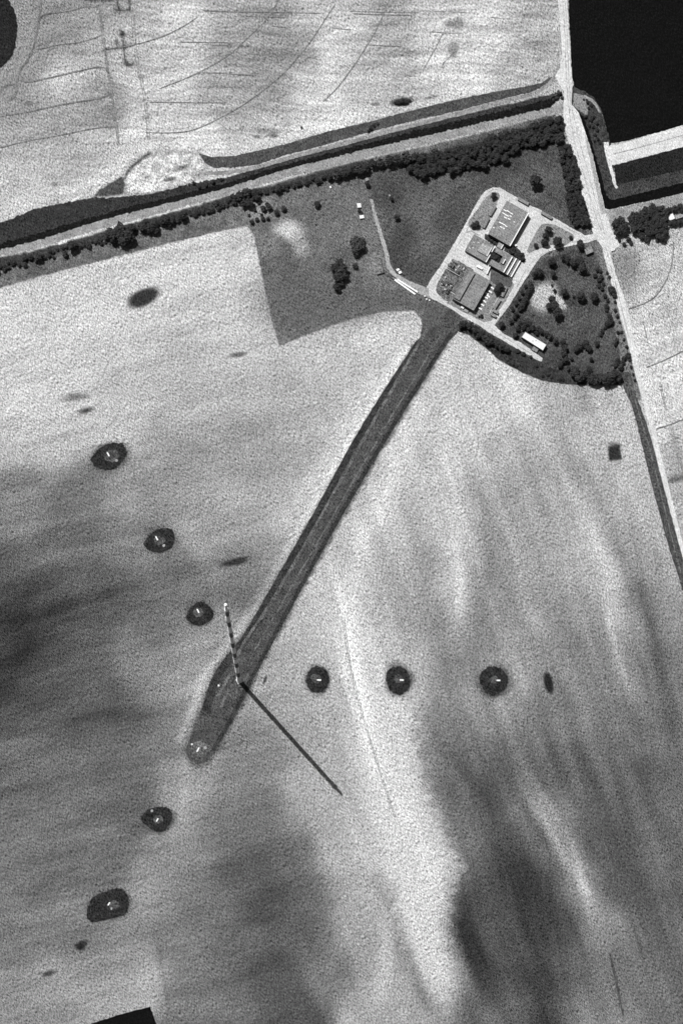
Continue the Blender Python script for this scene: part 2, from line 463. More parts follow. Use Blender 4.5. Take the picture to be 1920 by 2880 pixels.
# sharper edged bands (survey grid)
zone([(1060,1960),(1165,1965),(1178,2180),(1230,2300),(1290,2440),(1262,2500),(1256,2620),(1268,2760),(1240,2800),(1190,2740),(1130,2610),(1080,2460),(1050,2300),(1020,2120)], np.maximum(T, 212) * 1.0, 40, 16, .8)
stroke([(1060,2440),(1066,2490),(1109,2604),(1142,2706),(1183,2808),(1210,2900)], 22, -26, .25)
stroke([(1100,2560),(1085,2680),(1070,2800)], 26, 26)
stroke([(1282,2470),(1284,2600),(1320,2720),(1370,2860)], 40, -14, .25)
stroke([(1200,1080),(1120,1300),(1030,1500),(985,1700),(1000,1900),(1035,2080),(1080,2300)], 34, 20, .25)
stroke([(960,1640),(975,1720),(1000,1900),(1035,2080),(1060,2200)], 9, 16, .3)
stroke([(950,1600),(958,1700),(985,1860)], 8, 18, .4)
stroke([(1702,1640),(1712,1740),(1735,1860),(1790,2000)], 17, 36, .3)
stroke([(1810,1690),(1840,1850),(1880,1990),(1910,2120)], 22, -28, .3)
stroke([(1291,1560),(1293,1680),(1285,1790)], 18, 24, .3)
stroke([(1470,2120),(1500,2192),(1560,2290),(1607,2376),(1640,2482),(1690,2570)], 15, 30, .3)
stroke([(1440,2180),(1500,2300),(1570,2430),(1620,2560)], 24, -22, .3)
stroke([(1640,2330),(1690,2460),(1740,2570)], 20, -18, .3)
stroke([(1330,2010),(1400,2140),(1470,2280)], 24, -16, .3)
stroke([(0,1750),(120,1720),(300,1660)], 26, -8)

# ---- north field
Tn = shepard(north, 34.0)
Tn = Tn - 9
Tn = Tn + 36 * flow(math.radians(2), 150, 9, 51) * np.clip(GX / 400, 0.3, 1) + 18 * flow(math.radians(-18), 300, 28, 57) + 14 * fbm(GX / 40, GY / 40, 61)
Tn = Tn + 26 * (fbm(GX / 9, GY / 9, 63) > 0.55) * -1.0
NORTH = [(-60,-60),(1570,-60),(1570,215),(1525,228),(1280,280),(1048,336),(800,402),(560,440),(400,470),(270,552),(100,588),(-60,640)]
zone(NORTH, Tn, 2.0, 2.0)
# ---- east field
Te = shepard(east, 40.0) + 26 * flow(math.radians(-20), 160, 10, 71) + 14 * flow(math.radians(72), 200, 14, 73) + 10 * fbm(GX / 30, GY / 30, 75)
EAST = [(1712,700),(1770,714),(1990,655),(1990,1760),(1920,1600),(1858,1330),(1806,1126),(1757,848)]
zone(EAST, Te, 2.5, 1.0)
blob(1748,745,46,40,60,140,0.5)
blob(1905,1345,30,10,-15,100,0.5); blob(1900,1275,30,60,0,150,0.8,0.7)

# ---- grass south of the canal, down to the fields
Tg = 106 + 22 * fbm(GX / 50, GY / 50, 81) + 20 * fbm(GX / 14, GY / 14, 83, 2)
GRASS = [(-60,735),(102,705),(328,640),(640,552),(930,470),(1280,392),(1560,320),(1590,400),(1640,560),(1690,690),(1735,880),(1790,1080),(1740,1086),(1640,1084),(1530,1073),(1464,1047),(1400,1012),(1360,975),(1317,943),(1290,930),(1270,945),(1182,945),(1186,900),(1163,874),(1065,879),(980,900),(857,943),(785,974),(764,900),(748,828),(731,746),(715,665),(695,636),(640,646),(490,681),(367,712),(253,742),(122,775),(24,804),(-60,830)]
zone(GRASS, Tg, 2.0, 1.5)
Td = 86 + 18 * fbm(GX / 50, GY / 50, 91) + 16 * fbm(GX / 12, GY / 12, 93, 2)
zone([(1035,500),(1100,470),(1280,400),(1560,330),(1640,560),(1650,660),(1560,700),(1330,800),(1200,812),(1105,772),(1082,700),(1050,600)], Td, 12, 4)
zone([(1460,760),(1600,700),(1690,700),(1735,880),(1785,1070),(1500,1060),(1400,1000),(1330,940)], Td - 4, 6, 3)
blob(1195,610,48,85,-28,104,0.8,0.8)
blob(1130,680,30,60,20,68,0.7,0.8); blob(1260,620,30,50,30,66,0.8,0.6); blob(1420,470,60,24,-14,62,0.8,0.6); blob(1100,560,26,40,0,66,0.8,0.7); blob(1200,760,40,26,-30,72,0.8,0.5); blob(1390,430,160,24,-14,60,0.7,0.6)
blob(815,650,42,30,15,205,0.55,0.95); blob(845,690,20,34,-15,160,0.6,0.9); blob(765,690,36,26,0,128,0.7,0.8)
blob(1030,700,40,70,0,122,0.7,0.6); blob(1065,745,20,30,0,140,0.6,0.7); blob(850,830,120,80,0,98,0.8,0.7); blob(1000,850,110,50,0,98,0.8,0.6)
blob(905,600,60,60,0,112,0.8,0.6); blob(730,590,40,30,-25,150,0.6,0.8); blob(990,590,60,40,0,110,0.6,0.5)
blob(1527,835,34,44,25,196,0.45,0.95); blob(1575,850,10,24,-35,200,0.5,0.9); blob(1640,1000,70,60,20,60,0.8,0.5)
blob(1648,1000,30,24,0,88,0.6,0.8)
# rough strip under the bushes beside the lower canal path
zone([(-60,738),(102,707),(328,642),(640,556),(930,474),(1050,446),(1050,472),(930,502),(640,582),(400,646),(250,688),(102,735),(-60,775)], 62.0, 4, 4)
# verge of the road on its compound side
zone([(1690,690),(1704,746),(1725,820),(1745,897),(1753,922),(1770,984),(1782,1045),(1806,1126),(1770,1126),(1750,1060),(1738,980),(1720,900),(1700,800),(1672,690)], 118.0, 3, 3)

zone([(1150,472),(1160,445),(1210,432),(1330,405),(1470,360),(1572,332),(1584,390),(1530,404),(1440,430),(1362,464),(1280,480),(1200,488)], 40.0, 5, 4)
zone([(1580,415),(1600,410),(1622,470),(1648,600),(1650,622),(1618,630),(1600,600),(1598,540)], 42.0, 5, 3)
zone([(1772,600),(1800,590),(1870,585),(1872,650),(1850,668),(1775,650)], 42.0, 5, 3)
# ---- dark spots where the crop failed
for b in [(403,838,44,22,-25,52,.35),(667,998,26,6,-8,105,.6),(214,1117,36,10,-8,122,.7),(244,1154,20,8,-12,78,.6),(661,1580,38,10,-14,50,.45),(1520,1915,26,36,0,135,.8),(1542,1921,11,27,-14,36,.35),
          (230,2655,20,10,-25,50,.4),(228,2664,10,9,0,34,.5),(137,2738,18,7,-18,66,.5),(1800,2667,5,22,-12,92,.6),(746,1912,4,13,18,72,.5),(1728,1252,17,8,0,110,.5),
          (390,1290,30,8,-10,150,.8),(750,1960,20,6,-40,140,.9)]:
    blob(*b)
zone([(1708,1256),(1742,1252),(1747,1292),(1712,1297)], 48.0, 4, 2)
# pale working area by the canal and its drain, ring round the north-west pond
zone([(412,428),(470,422),(562,424),(590,452),(580,500),(430,556),(345,556),(335,512),(362,462)], 172.0, 9, 4)
zone([(422,440),(472,432),(556,434),(578,460),(572,492),(516,512),(430,538),(362,542),(352,515),(374,470)], 212 + 80 * fbm(GX / 13, GY / 13, 101), 8, 6)
blob(475,505,20,6,-12,110,.5); blob(512,472,18,8,-20,120,.6); blob(440,470,14,20,20,180,.6)
zone([(265,553),(285,530),(343,497),(352,520),(345,545),(300,553)], 78.0, 3, 2)
st([(343,353),(310,378),(292,400)], 4, -60)
st([(283,413),(300,385),(330,360),(345,352)], 4, -45)
blob(15,95,95,150,0,150,.35,.8)
# scorched and oily marks left by field machines in the north field
for p in ([(324,26),(330,30),(345,30),(366,28)],[(331,0),(332,15),(336,27)],[(363,0),(366,27)],[(338,85),(349,97),(340,98),(346,90)],[(346,98),(347,112),(348,130)],[(328,110),(330,129)],[(300,139),(330,136),(372,129)],[(349,135),(351,160),(352,172)],[(353,174),(360,182),(368,183)],[(368,183),(377,178)],[(240,0),(318,1)]):
    stroke(p, 2.3, -68); stroke(p, 7, -18)
blob(345,94,7,7,0,70,.6); blob(358,180,10,6,30,80,.6); blob(350,132,10,5,-8,75,.6)
blob(1130,286,30,9,-8,62,.5); blob(1055,293,12,4,0,120,.6); blob(1210,274,22,3,-12,130,.6)
blob(752,370,30,10,10,130,.9,.8); blob(770,382,10,6,0,110,.6); blob(722,384,10,5,0,130,.6)
blob(1268,68,16,8,0,120,.7); blob(1275,140,14,20,10,135,.8); blob(1285,70,20,10,0,140,.7); blob(1290,60,10,12,0,140,.7)
blob(82,291,12,6,0,115,.6); blob(157,520,6,8,0,130,.6); blob(405,215,20,5,0,150,.8); blob(410,330,16,6,0,160,.8)

# thinner grass round the edges of the unmown anchor patches and the mast clearing
for cx, cy, rx, ry, an in ((308,1285,58,40,-22),(451,1521,48,36,-10),(561,1726,42,38,0),(893,1911,38,42,0),(1120,1914,39,46,0),(1388,1916,45,46,0),(443,2305,50,39,0),(310,2545,66,47,-15)):
    blob(cx, cy, rx, ry, an, 92, .3, .75); blob(cx, cy, rx * .8, ry * .8, an, 62, .3, .9)
zone([(1160,970),(1022,1196),(881,1443),(748,1678),(670,1797),(645,1830),(620,1858),(590,1910),(567,1977),(526,2082),(516,2116),(530,2146),(557,2158),(590,2148),(619,2109),(697,1963),(737,1880),(772,1810),(843,1681),(961,1467),(1116,1202),(1268,955)], 104.0, 7, 5, .9)
stroke([(1140,985),(1005,1200),(868,1440),(735,1674),(655,1795),(570,1905),(545,1985),(505,2080)], 13, 32)

zone(can_base, 50.0, 2, 2)
Tone = np.clip(T, 12, 245) / 255.0
Tone = np.where(Tone <= 0.04045, Tone / 12.92, ((Tone + 0.055) / 1.055) ** 2.4) / K

def ground():
    ex = np.array([-30000, -12000, -5000, -1500, -400.]); ey = ex
    X = np.concatenate([ex, xs, 1920 - ex[::-1]]); Y = np.concatenate([ey, ys, 2880 - ey[::-1]])
    gx, gy = np.meshgrid(X, Y)
    nx_, ny_ = len(X), len(Y)
    co = np.zeros((ny_ * nx_, 3), np.float32)
    co[:, 0] = ((gx - 960) * S).ravel(); co[:, 1] = (-(gy - 1440) * S).ravel()
    ti = np.clip(np.arange(ny_) - 5, 0, len(ys) - 1); tj = np.clip(np.arange(nx_) - 5, 0, len(xs) - 1)
    tone = Tone[np.ix_(ti, tj)].ravel().astype(np.float32)
    i = np.arange(ny_ - 1)[:, None] * nx_ + np.arange(nx_ - 1)[None, :]
    q = np.stack([i, i + nx_, i + nx_ + 1, i + 1], -1).reshape(-1, 4)
    me = bpy.data.meshes.new("ground")
    me.vertices.add(len(co)); me.vertices.foreach_set('co', co.ravel())
    me.loops.add(q.size); me.loops.foreach_set('vertex_index', q.ravel().astype(np.int32))
    me.polygons.add(len(q)); me.polygons.foreach_set('loop_start', (np.arange(len(q)) * 4).astype(np.int32))
    try: me.polygons.foreach_set('loop_total', np.full(len(q), 4, np.int32))
    except Exception: pass
    me.update(calc_edges=True)
    at = me.attributes.new("tone", 'FLOAT', 'POINT'); at.data.foreach_set('value', tone)
    me.materials.append(M['ground'])
    o = bpy.data.objects.new("ground", me); COL.objects.link(o)
    o['kind'] = 'structure'
ground()

# ================================================================== WATER, BANKS, ROADS
can_top_w = [(-60,702),(0,684),(102,658),(245,614),(327,591),(408,571),(531,541),(640,513),(722,488),(824,458),(967,420),(1089,388),(1171,366),(1280,342),(1423,309),(1541,279),(1572,262)]
can_bot_w = [(1578,266),(1541,304),(1423,330),(1280,363),(1171,388),(1048,415),(926,446),(803,476),(640,528),(531,557),(408,588),(327,608),(245,632),(102,677),(0,702),(-60,720)]
can_up = [(-60,690),(0,668),(102,642),(245,600),(327,577),(408,557),(531,525),(640,499),(722,475),(824,446),(967,409),(1089,377),(1171,355),(1280,331),(1423,298),(1541,268),(1572,256)]
sheet('reed_margin', can_up + [(x, y + 3) for x, y in can_top_w[::-1]], M['strip_dark'], jit=2.0, step=4)
sheet('canal_water', can_top_w + [(x, y + 5) for x, y in can_bot_w], M['water_canal'], jit=2.2, step=4)
sheet('canal_bank', [(-60,645),(0,628),(102,587),(200,567),(265,554),(300,556),(352,553),(430,545),(531,518),(600,505),(642,500),(642,506),(531,540),(408,570),(327,590),(245,613),(102,656),(0,683),(-60,706)], M['bank_dark'], jit=1.6, step=4)
sheet('reed_bank', [(556,424),(566,433),(600,442),(662,438),(783,410),(926,369),(1048,340),(1171,307),(1280,281),(1382,260),(1476,243),(1525,232),(1549,214),(1556,222),(1529,244),(1484,262),(1402,281),(1280,314),(1171,338),(1048,369),(926,404),(803,437),(722,464),(650,472),(600,472),(576,458)], M['strip'], jit=0.8)
ribbons('canal_path', [([(560,488),(640,485),(722,470),(824,441),(967,404),(1089,371),(1280,322),(1402,288),(1484,268),(1529,247),(1562,212),(1572,180)], lambda t: 11)], M['path'], jit=0.5)
sheet('canal_bank', [(0,702),(102,677),(245,632),(327,608),(408,588),(531,557),(640,528),(803,476),(926,446),(1048,415),(1171,388),(1280,363),(1423,330),(1541,304),(1582,288),(1582,318),(1566,320),(1443,345),(1280,386),(1171,412),(1048,440),(926,472),(803,500),(640,549),(531,578),(408,612),(327,634),(245,655),(102,700),(0,722),(-60,740),(-60,718)], M['bank_light'], jit=1.5, step=4)
# reservoir and the basins east of the road
sheet('reservoir_water', [(1597,-60),(1599,60),(1604,150),(1607,205),(1612,246),(1640,258),(1668,276),(1690,310),(1704,365),(1714,404),(1760,396),(1990,334),(1990,-60)], M['water'], jit=0.8)
sheet('reservoir_bank', [(1604,235),(1614,246),(1640,256),(1668,274),(1690,308),(1704,362),(1716,406),(1724,470),(1730,525),(1760,545),(1700,590),(1690,540),(1668,440),(1650,380),(1628,322),(1606,296)], M['rough_grass'], jit=1.0)
sheet('bank_crest', [(1640,266),(1665,278),(1680,296),(1688,316),(1682,316),(1672,298),(1658,284),(1636,272)], M['path'], jit=0.6)
sheet('bank_grass', [(1612,262),(1640,268),(1655,300),(1648,326),(1628,310),(1610,296)], M['lawn_light'], jit=0.9)
sheet('basin_grass', [(1700,585),(1722,515),(1990,455),(1990,540)], M['rough_grass'], jit=0.8)
sheet('basin_water', [(1724,466),(1990,394),(1990,462),(1732,520)], M['water_grey'], jit=0.8)
sheet('ditch_water', [(1606,300),(1616,306),(1640,330),(1655,372),(1668,420),(1690,495),(1704,550),(1718,563),(1990,496),(1990,527),(1708,590),(1698,586),(1680,505),(1662,430),(1645,375),(1628,322)], M['water'], jit=0.8)
# roads
ROAD = [(1566,-60),(1568,0),(1577,110),(1578,150),(1574,190),(1560,214),(1574,240),(1586,262),(1584,290),(1582,325),(1594,388),(1606,420),(1619,481),(1635,542),(1655,600),(1664,650),(1672,668),(1690,690),(1704,746),(1725,820),(1745,897),(1753,922),(1770,984),(1782,1045),(1806,1126),(1827,1208),(1843,1280),(1920,1585),(1940,1660),
        (1950,1650),(1932,1582),(1858,1282),(1840,1206),(1818,1120),(1796,1040),(1784,975),(1770,897),(1757,848),(1729,767),(1715,712),(1741,690),(1736,668),(1718,645),(1708,612),(1712,590),(1700,587),(1696,571),(1680,502),(1662,425),(1643,367),(1627,318),(1606,292),(1607,262),(1609,240),(1605,190),(1602,130),(1597,70),(1593,0),(1592,-60)]
sheet('main_road', ROAD, M['road'], jit=0.6)
sheet('road_shoulder', [(1645,378),(1662,428),(1680,504),(1696,573),(1703,600),(1690,604),(1676,540),(1660,460),(1648,410)], M['road_grey'], jit=0.7)
sheet('road_shoulder', [(1700,592),(1760,582),(1990,525),(1990,560),(1860,585),(1780,604),(1742,640),(1712,625)], M['bank_light'], jit=1.0)
sheet('dam_road', [(1714,408),(1740,406),(1920,352),(1990,331),(1990,394),(1920,413),(1724,464),(1708,462),(1704,420)], M['road'], jit=0.5)
ribbons('dam_wheel_rut', [([(1722,434),(1800,414),(1920,380),(1990,360)], 3.0)], M['road_grey'], jit=0.4)
ribbons('dam_spur', [([(1703,400),(1708,440),(1718,480),(1728,520),(1735,528)], lambda t: 14 - 7 * t)], M['road'], jit=0.7)
sheet('verge', [(1738,1050),(1760,1046),(1772,1050),(1786,1110),(1806,1160),(1830,1235),(1862,1360),(1900,1500),(1945,1670),(1925,1680),(1895,1590),(1868,1500),(1820,1320),(1795,1215),(1772,1130),(1750,1088)], M['strip'], jit=0.8)
ribbons('verge_rut', [([(1765,1060),(1795,1160),(1830,1280),(1870,1440),(1912,1610)], 3.5)], M['track'], jit=0.5)
M['road_worn'] = gmat("worn_gravel", 186, amp=1.2, mottle=0.9, mscale=0.06)
ribbons('wheel_worn_lane', [([(1581,0),(1588,110),(1590,190),(1594,262),(1598,300),(1612,388),(1640,490),(1668,590),(1690,650)], 2.2),([(1587,0),(1594,110),(1597,190),(1600,262),(1606,300),(1626,388),(1654,490),(1680,590),(1700,660)], 2.0),
  ([(1700,690),(1722,770),(1745,860),(1768,950)], 2.4)], M['road_worn'], jit=0.5)
# compound yard with its loop roads
u = Vector((0.869, 0.494)); v = Vector((-0.492, 0.870))
YARD = [(1196,815),(1212,785),(1237,750),(1302,641),(1343,565),(1351,551),(1365,537),(1384,527),(1404,528),(1424,539),(1455,557),(1488,577),(1520,591),(1553,611),(1573,621),(1604,640),(1643,662),(1659,660),(1680,655),(1680,672),(1653,682),(1614,689),(1578,697),(1543,707),(1520,721),(1494,758),(1461,810),(1431,859),(1398,904),(1390,915),(1415,939),(1464,964),(1500,990),(1526,1008),(1522,1017),(1504,1010),(1443,975),(1374,935),(1343,914),(1298,890),(1271,871),(1231,848),(1205,836)]
sheet('compound_yard', YARD, M['yard'], jit=0.45)
sheet('gravel_track', [(1040,560),(1048,560),(1058,604),(1075,657),(1090,706),(1098,746),(1112,768),(1146,788),(1205,812),(1206,836),(1180,828),(1140,805),(1108,785),(1088,755),(1079,706),(1064,657),(1049,604)], M['road_grey'], jit=0.7)
ribbons('wheel_worn_lane', [([(1215,805),(1260,735),(1322,630),(1362,555),(1390,533),(1430,548),(1500,588),(1580,634),(1650,672)], 1.8),([(1390,915),(1440,832),(1484,750),(1530,712),(1600,684),(1660,674)], 2.2),([(1220,828),(1290,870),(1350,908),(1420,950),(1500,1000)], 1.8),([(1310,655),(1325,650),(1345,662),(1360,652)], 3.0)], M['road_worn'], jit=0.5)
# lawns and beds in the compound
sheet('lawn_oval', [(1390,541),(1404,547),(1396,573),(1384,602),(1363,641),(1343,650),(1322,643),(1315,630),(1320,616),(1343,588),(1363,559),(1376,547)], M['lawn_light'], sm=True, jit=0.4)
sheet('lawn_triangle', [(1541,629),(1522,632),(1510,648),(1480,705),(1486,712),(1514,700),(1547,690),(1578,695),(1612,673),(1610,660),(1584,645),(1559,633)], M['lawn_light'], sm=True, jit=0.4)
sheet('lawn', [(1338,896),(1362,906),(1380,903),(1392,888),(1424,842),(1445,802),(1436,786),(1410,770),(1380,750),(1376,790),(1334,868)], M['lawn_light'], jit=0.6)
sheet('switchyard_gravel', [(1270,728),(1290,735),(1330,758),(1330,775),(1290,845),(1262,850),(1240,838),(1226,820),(1228,800)], M['switchyard'], jit=0.7)
sheet('switchyard_edge', [(1250,850),(1276,848),(1335,880),(1338,894),(1306,880)], M['lawn_light'], jit=0.5)
sheet('garden_bed', [(1362,658),(1374,660),(1404,678),(1398,692),(1386,690),(1362,672)], M['rough_grass'], jit=0.6)
sheet('garden_bed', [(1420,692),(1436,694),(1446,690),(1462,705),(1478,730),(1474,742),(1442,722),(1416,706)], M['rough_grass'], jit=0.7)
sheet('garden_bed', [(1374,712),(1392,706),(1412,736),(1404,752),(1380,738)], M['patch'], jit=0.6)  # courtyard floor coloured dark for the shade of the light well
sheet('garden_bed', [(1380,750),(1414,772),(1440,786),(1438,806),(1418,812),(1396,806),(1378,790)], M['lawn'], jit=0.7)
sheet('hedge_bank', [(1280,922),(1300,916),(1345,925),(1374,940),(1443,979),(1504,1014),(1548,1036),(1600,1040),(1737,1066),(1740,1084),(1688,1082),(1647,1082),(1586,1080),(1525,1071),(1464,1045),(1402,1012),(1362,975),(1317,941),(1290,934)], M['strip_dark'], jit=1.0)
# mast clearing
sheet('mast_clearing', [(1198,850),(1268,872),(1300,898),(1284,938),(1255,965),(1109,1200),(954,1465),(836,1680),(765,1808),(730,1878),(691,1961),(660,2020),(612,2107),(583,2142),(557,2150),(535,2139),(522,2114),(532,2082),(552,2030),(573,1977),(596,1910),(625,1860),(650,1830),(675,1798),(752,1680),(885,1445),(1022,1200),(1160,975),(1182,945),(1190,905)], M['strip'], jit=0.6)
ribbons('clearing_ditch', [([(1175,965),(1022,1206),(890,1447),(757,1682),(688,1802),(640,1860),(610,1905),(590,1960),(580,2000)], lambda t: 16 + 8 * t)], M['strip_dark'], jit=0.6)
ribbons('clearing_ditch', [([(1270,935),(1100,1205),(946,1467),(828,1682),(722,1880),(655,2010),(600,2110)], 12)], M['strip_dark'], jit=0.6)
ribbons('clearing_track', [([(1215,905),(1176,968),(1035,1212),(900,1456),(766,1688),(684,1812),(655,1880),(632,1925),(612,1960)], 8),([(1246,930),(1080,1206),(930,1462),(800,1684),(716,1830)], 4),([(655,1925),(640,1945),(660,1965),(668,1940)], 5),([(700,1895),(672,1928),(640,1950),(622,1990)], 6)], M['track'], jit=0.8)
sheet('worn_ground', [(532,2098),(560,2085),(592,2100),(586,2118),(560,2122),(540,2116)], M['track'], sm=True, jit=1.0)
sheet('worn_ground', [(1184,905),(1200,850),(1262,870),(1240,905),(1205,930)], M['lawn'], jit=1.0)
# the dark pond bottom left and the one top left
sheet('pond_water', [(240,2884),(253,2880),(340,2853),(422,2831),(430,2852),(440,2882),(452,2940),(200,2940)], M['water'], jit=0.4)
sheet('pond_water', [(-60,-60),(10,-60),(24,0),(41,29),(49,61),(47,110),(39,151),(20,175),(0,192),(-60,215)], M['water_grey'], jit=1.0)

# wheel ruts in the north and east fields
z1 = lambda p: Z(0, 0, 2.45, p)
z2 = lambda p: Z(640, 0, 2.45, p)
T1 = z1([(688,-20),(698,130),(722,320),(745,480),(770,650),(797,850),(822,1000)])
rut = []
def pair(pts, gap=4.2, w=1.5):
    w = w * 1.55
    for s in (-1, 1):
        rut.append(([(x + s * gap / 2, y + s * gap * 0.2) for x, y in pts], w))
pair(T1)
pair(z1([(912,60),(925,250),(950,440),(985,600),(1015,800),(1025,960)]), 6, 1.1)
pair(z1([(285,0),(270,130),(240,300),(200,400),(140,490),(150,550),(190,565),(330,540),(500,500),(660,465),(720,470),(760,520),(775,600),(760,650),(680,680)]), 3.6, 1.2)
pair(z1([(120,530),(112,640),(60,695),(20,670),(12,630),(45,590),(105,580)]), 4.5, 1.3)
pair(z1([(680,680),(560,700),(380,730),(200,770),(0,800)]), 3.4, 1.2)
pair(z1([(268,130),(320,100),(500,70),(600,45),(680,55)]), 3.4, 1.1)
rut.append((z1([(240,345),(400,310),(560,290),(710,240)]), 2.2))
rut.append((z1([(0,1020),(200,970),(400,935),(600,895),(780,870),(820,900)]), 2.4))
rut.append((z1([(725,340),(900,315),(1100,260),(1250,190),(1360,120)]), 2.0))
rut.append((z2([(355,0),(260,140),(130,270),(0,385)]) + z1([(1350,510),(1100,612)]), 2.2))
rut.append((z2([(740,30),(700,90),(560,300),(400,490),(260,610),(120,715),(0,785)]) + z1([(1400,870),(1250,912),(1000,915)]), 2.2))
rut.append((z2([(1122,-10),(1020,210),(950,330),(850,480),(750,610),(660,700)]), 2.2))
rut.append((z2([(1500,190),(1420,350),(1345,480)]), 1.6))
rut.append((z2([(1560,360),(1490,430),(1470,470)]), 1.8))
for y0, x0, x1 in ((95,860,1250),(80,0,640),(310,950,1200),(510,0,200),(180,300,420)):
    rut.append((z2([(x0, y0), ((x0 + x1) / 2, y0 + 6), (x1, y0 + 12)]), 2.0))
for y0, x0, x1 in ((75,1400,1568),(290,1240,1568),(500,1360,1568),(705,1030,1568)):
    rut.append((z1([(x0, y0), ((x0 + x1) / 2, y0 + 3), (x1, y0 + 4)]), 1.8))
for _i in range(12):
    x0 = random.uniform(430, 1450); y0 = random.uniform(8, 395 - max(0, (x0 - 560)) * .2); ln_ = random.uniform(40, 210)
    if y0 < 400 - max(0, x0 + ln_ - 560) * .26 and x0 + ln_ < 1540: rut.append(([(x0, y0), (x0 + ln_ / 2, y0 + 3), (x0 + ln_, y0 + 5)], random.uniform(.8, 1.5)))
rut.append(([(1892,681),(1888,738),(1872,787),(1843,832),(1810,853),(1766,869)], 3.0))
rut.append(([(1785,690),(1782,770),(1790,850)], 2.0))
pair([(1856,1080),(1866,1130),(1874,1155)], 4.5, 1.2)
pair([(1884,1195),(1900,1260),(1920,1330)], 5.0, 1.4)
rut.append(([(1845,1206),(1880,1195),(1925,1178)], 2.2))
rut.append(([(1815,1034),(1860,1016),(1925,985)], 2.0))
rut.append(([(1808,905),(1822,970),(1834,990)], 2.0))
pair([(965,1740),(990,1900),(1040,2080),(1110,2300)], 5, 0.9)
ribbons('wheel_ruts', rut, M['rut'], jit=0.25)

# ================================================================== GUY ANCHOR PATCHES AND ANCHORS
MASTX, MASTY = 673.0, 1915.0
def grass_patch(pts, inner=None):
    cx = sum(p[0] for p in pts) / len(pts); cy = sum(p[1] for p in pts) / len(pts)
    pts = [(cx + (x - cx) * .95, cy + (y - cy) * .95) for x, y in pts]
    sheet('grass_patch', pts, M['patch'], sm=True, jit=1.1, step=2.6)
    if inner:
        x, y, r1, r2, a = inner
        P = []
        for i in range(14):
            t = 2 * math.pi * i / 14
            px, py = r1 * math.cos(t), r2 * math.sin(t); ca, sa = math.cos(math.radians(a)), math.sin(math.radians(a))
            P.append((x + px * ca - py * sa, y + px * sa + py * ca))
        sheet('worn_ground', P, M['patch_worn'], sm=True, jit=1.1)
grass_patch(Z(220,1210,7.84,[(700,285),(850,265),(1000,290),(1060,400),(1105,500),(1040,620),(900,800),(720,885),(600,890),(450,850),(310,760),(260,660),(350,510),(500,370)]), (314,1283,22,17,-20))
grass_patch(Z(0,1200,2.45,[(1110,697),(1180,703),(1212,765),(1180,840),(1090,872),(1000,838),(996,790),(1050,730)]), (449,1521,17,14,0))
grass_patch(Z(500,1680,3.136,[(210,32),(290,85),(322,140),(290,205),(190,252),(100,225),(70,180),(110,90)]), (558,1724,15,14,0))
grass_patch(Z(840,1840,3.92,[(210,128),(290,160),(332,220),(342,290),(300,390),(210,432),(120,402),(78,310),(90,220),(140,150)]), (888,1908,16,12,20))
grass_patch(Z(840,1840,3.92,[(1090,128),(1160,150),(1212,220),(1237,330),(1200,402),(1120,458),(1040,438),(980,370),(957,290),(960,205),(1010,150)]), (1120,1910,12,12,0))
grass_patch(Z(1300,1840,4.9,[(430,163),(540,198),(612,280),(637,380),(590,480),(440,578),(340,550),(260,460),(222,330),(285,210),(370,160)]), (1388,1912,12,12,0))
grass_patch(Z(0,1920,2.45,[(1130,853),(1180,878),(1188,940),(1135,1027),(1060,1022),(988,970),(966,930),(1010,880),(1060,858)]), (446,2305,14,12,0))
grass_patch(Z(200,2450,6.533,[(830,303),(950,318),(1040,400),(1082,550),(1062,700),(1000,795),(850,852),(650,902),(410,955),(325,930),(268,850),(315,600),(400,470),(600,370)]), (322,2544,15,12,0))
for wx, wy, wr in ((328,1296,4),(461,1535,4),(428,2281,4),(314,2556,3),(577,2103,5)):
    sheet('worn_ground', [(wx + wr * math.cos(t) , wy + wr * math.sin(t)) for t in [i * math.pi / 4 for i in range(8)]], M['road_grey'], sm=True, jit=0.5)

def anchor(x, y, ang, label, L=13.5):
    X, Y = W(x, y)
    r = empty('guy_anchor', (X, Y, 0), -math.radians(ang))
    tag(r, label, 'guy anchor', 'concrete guy anchors around the mast')
    l = L * S; w = 4.2 * S
    b = MB()
    # wedge of concrete, high end away from the mast
    b.v = [(-l/2, -w/2, 0.0), (l/2, -w/2, 0.0), (l/2, w/2, 0.0), (-l/2, w/2, 0.0), (-l/2, -w/2*0.8, 0.7), (l/2, -w/2*0.8, 1.5), (l/2, w/2*0.8, 1.5), (-l/2, w/2*0.8, 0.7)]
    b.f = [(0,3,2,1), (4,5,6,7), (0,1,5,4), (1,2,6,5), (2,3,7,6), (3,0,4,7)]
    b.build('anchor_block', M['concrete'], r)
    e = MB()
    for s in (-0.35, 0.35): e.box((-l/2 - 0.25, s, 0.8), (0.7, 0.12, 0.5))
    e.tube((-l/2 - 0.45, -0.6, 0.85), (-l/2 - 0.45, 0.6, 0.85), 0.07, 0.07)
    e.build('steel_eye', M['grey'], r)
    return r
G = [(896,1913,4,'guy anchor block in the dark grass circle nearest to the right of the mast foot', 222),
     (1128,1913,4,'guy anchor block in the middle of three dark circles right of the mast', 454),
     (1399,1914,3,'guy anchor block in the dark grass circle farthest right of the mast', 725),
     (557,1718,62,'guy anchor block in the small dark circle just left of the mast top', 230),
     (441,1514,62,'guy anchor block in the middle dark oval up and left of the mast', 460),
     (305,1278,60,'guy anchor block in the large pointed dark oval farthest up and left', 730),
     (557,2109,-62,'pale concrete guy anchor block at the rounded lower end of the mown mast clearing', 225),
     (442,2308,-60,'pale concrete guy anchor block in the round dark grass patch below the mast clearing', 455),
     (306,2544,-58,'guy anchor block in the large flat-sided dark patch at lower left', 730)]
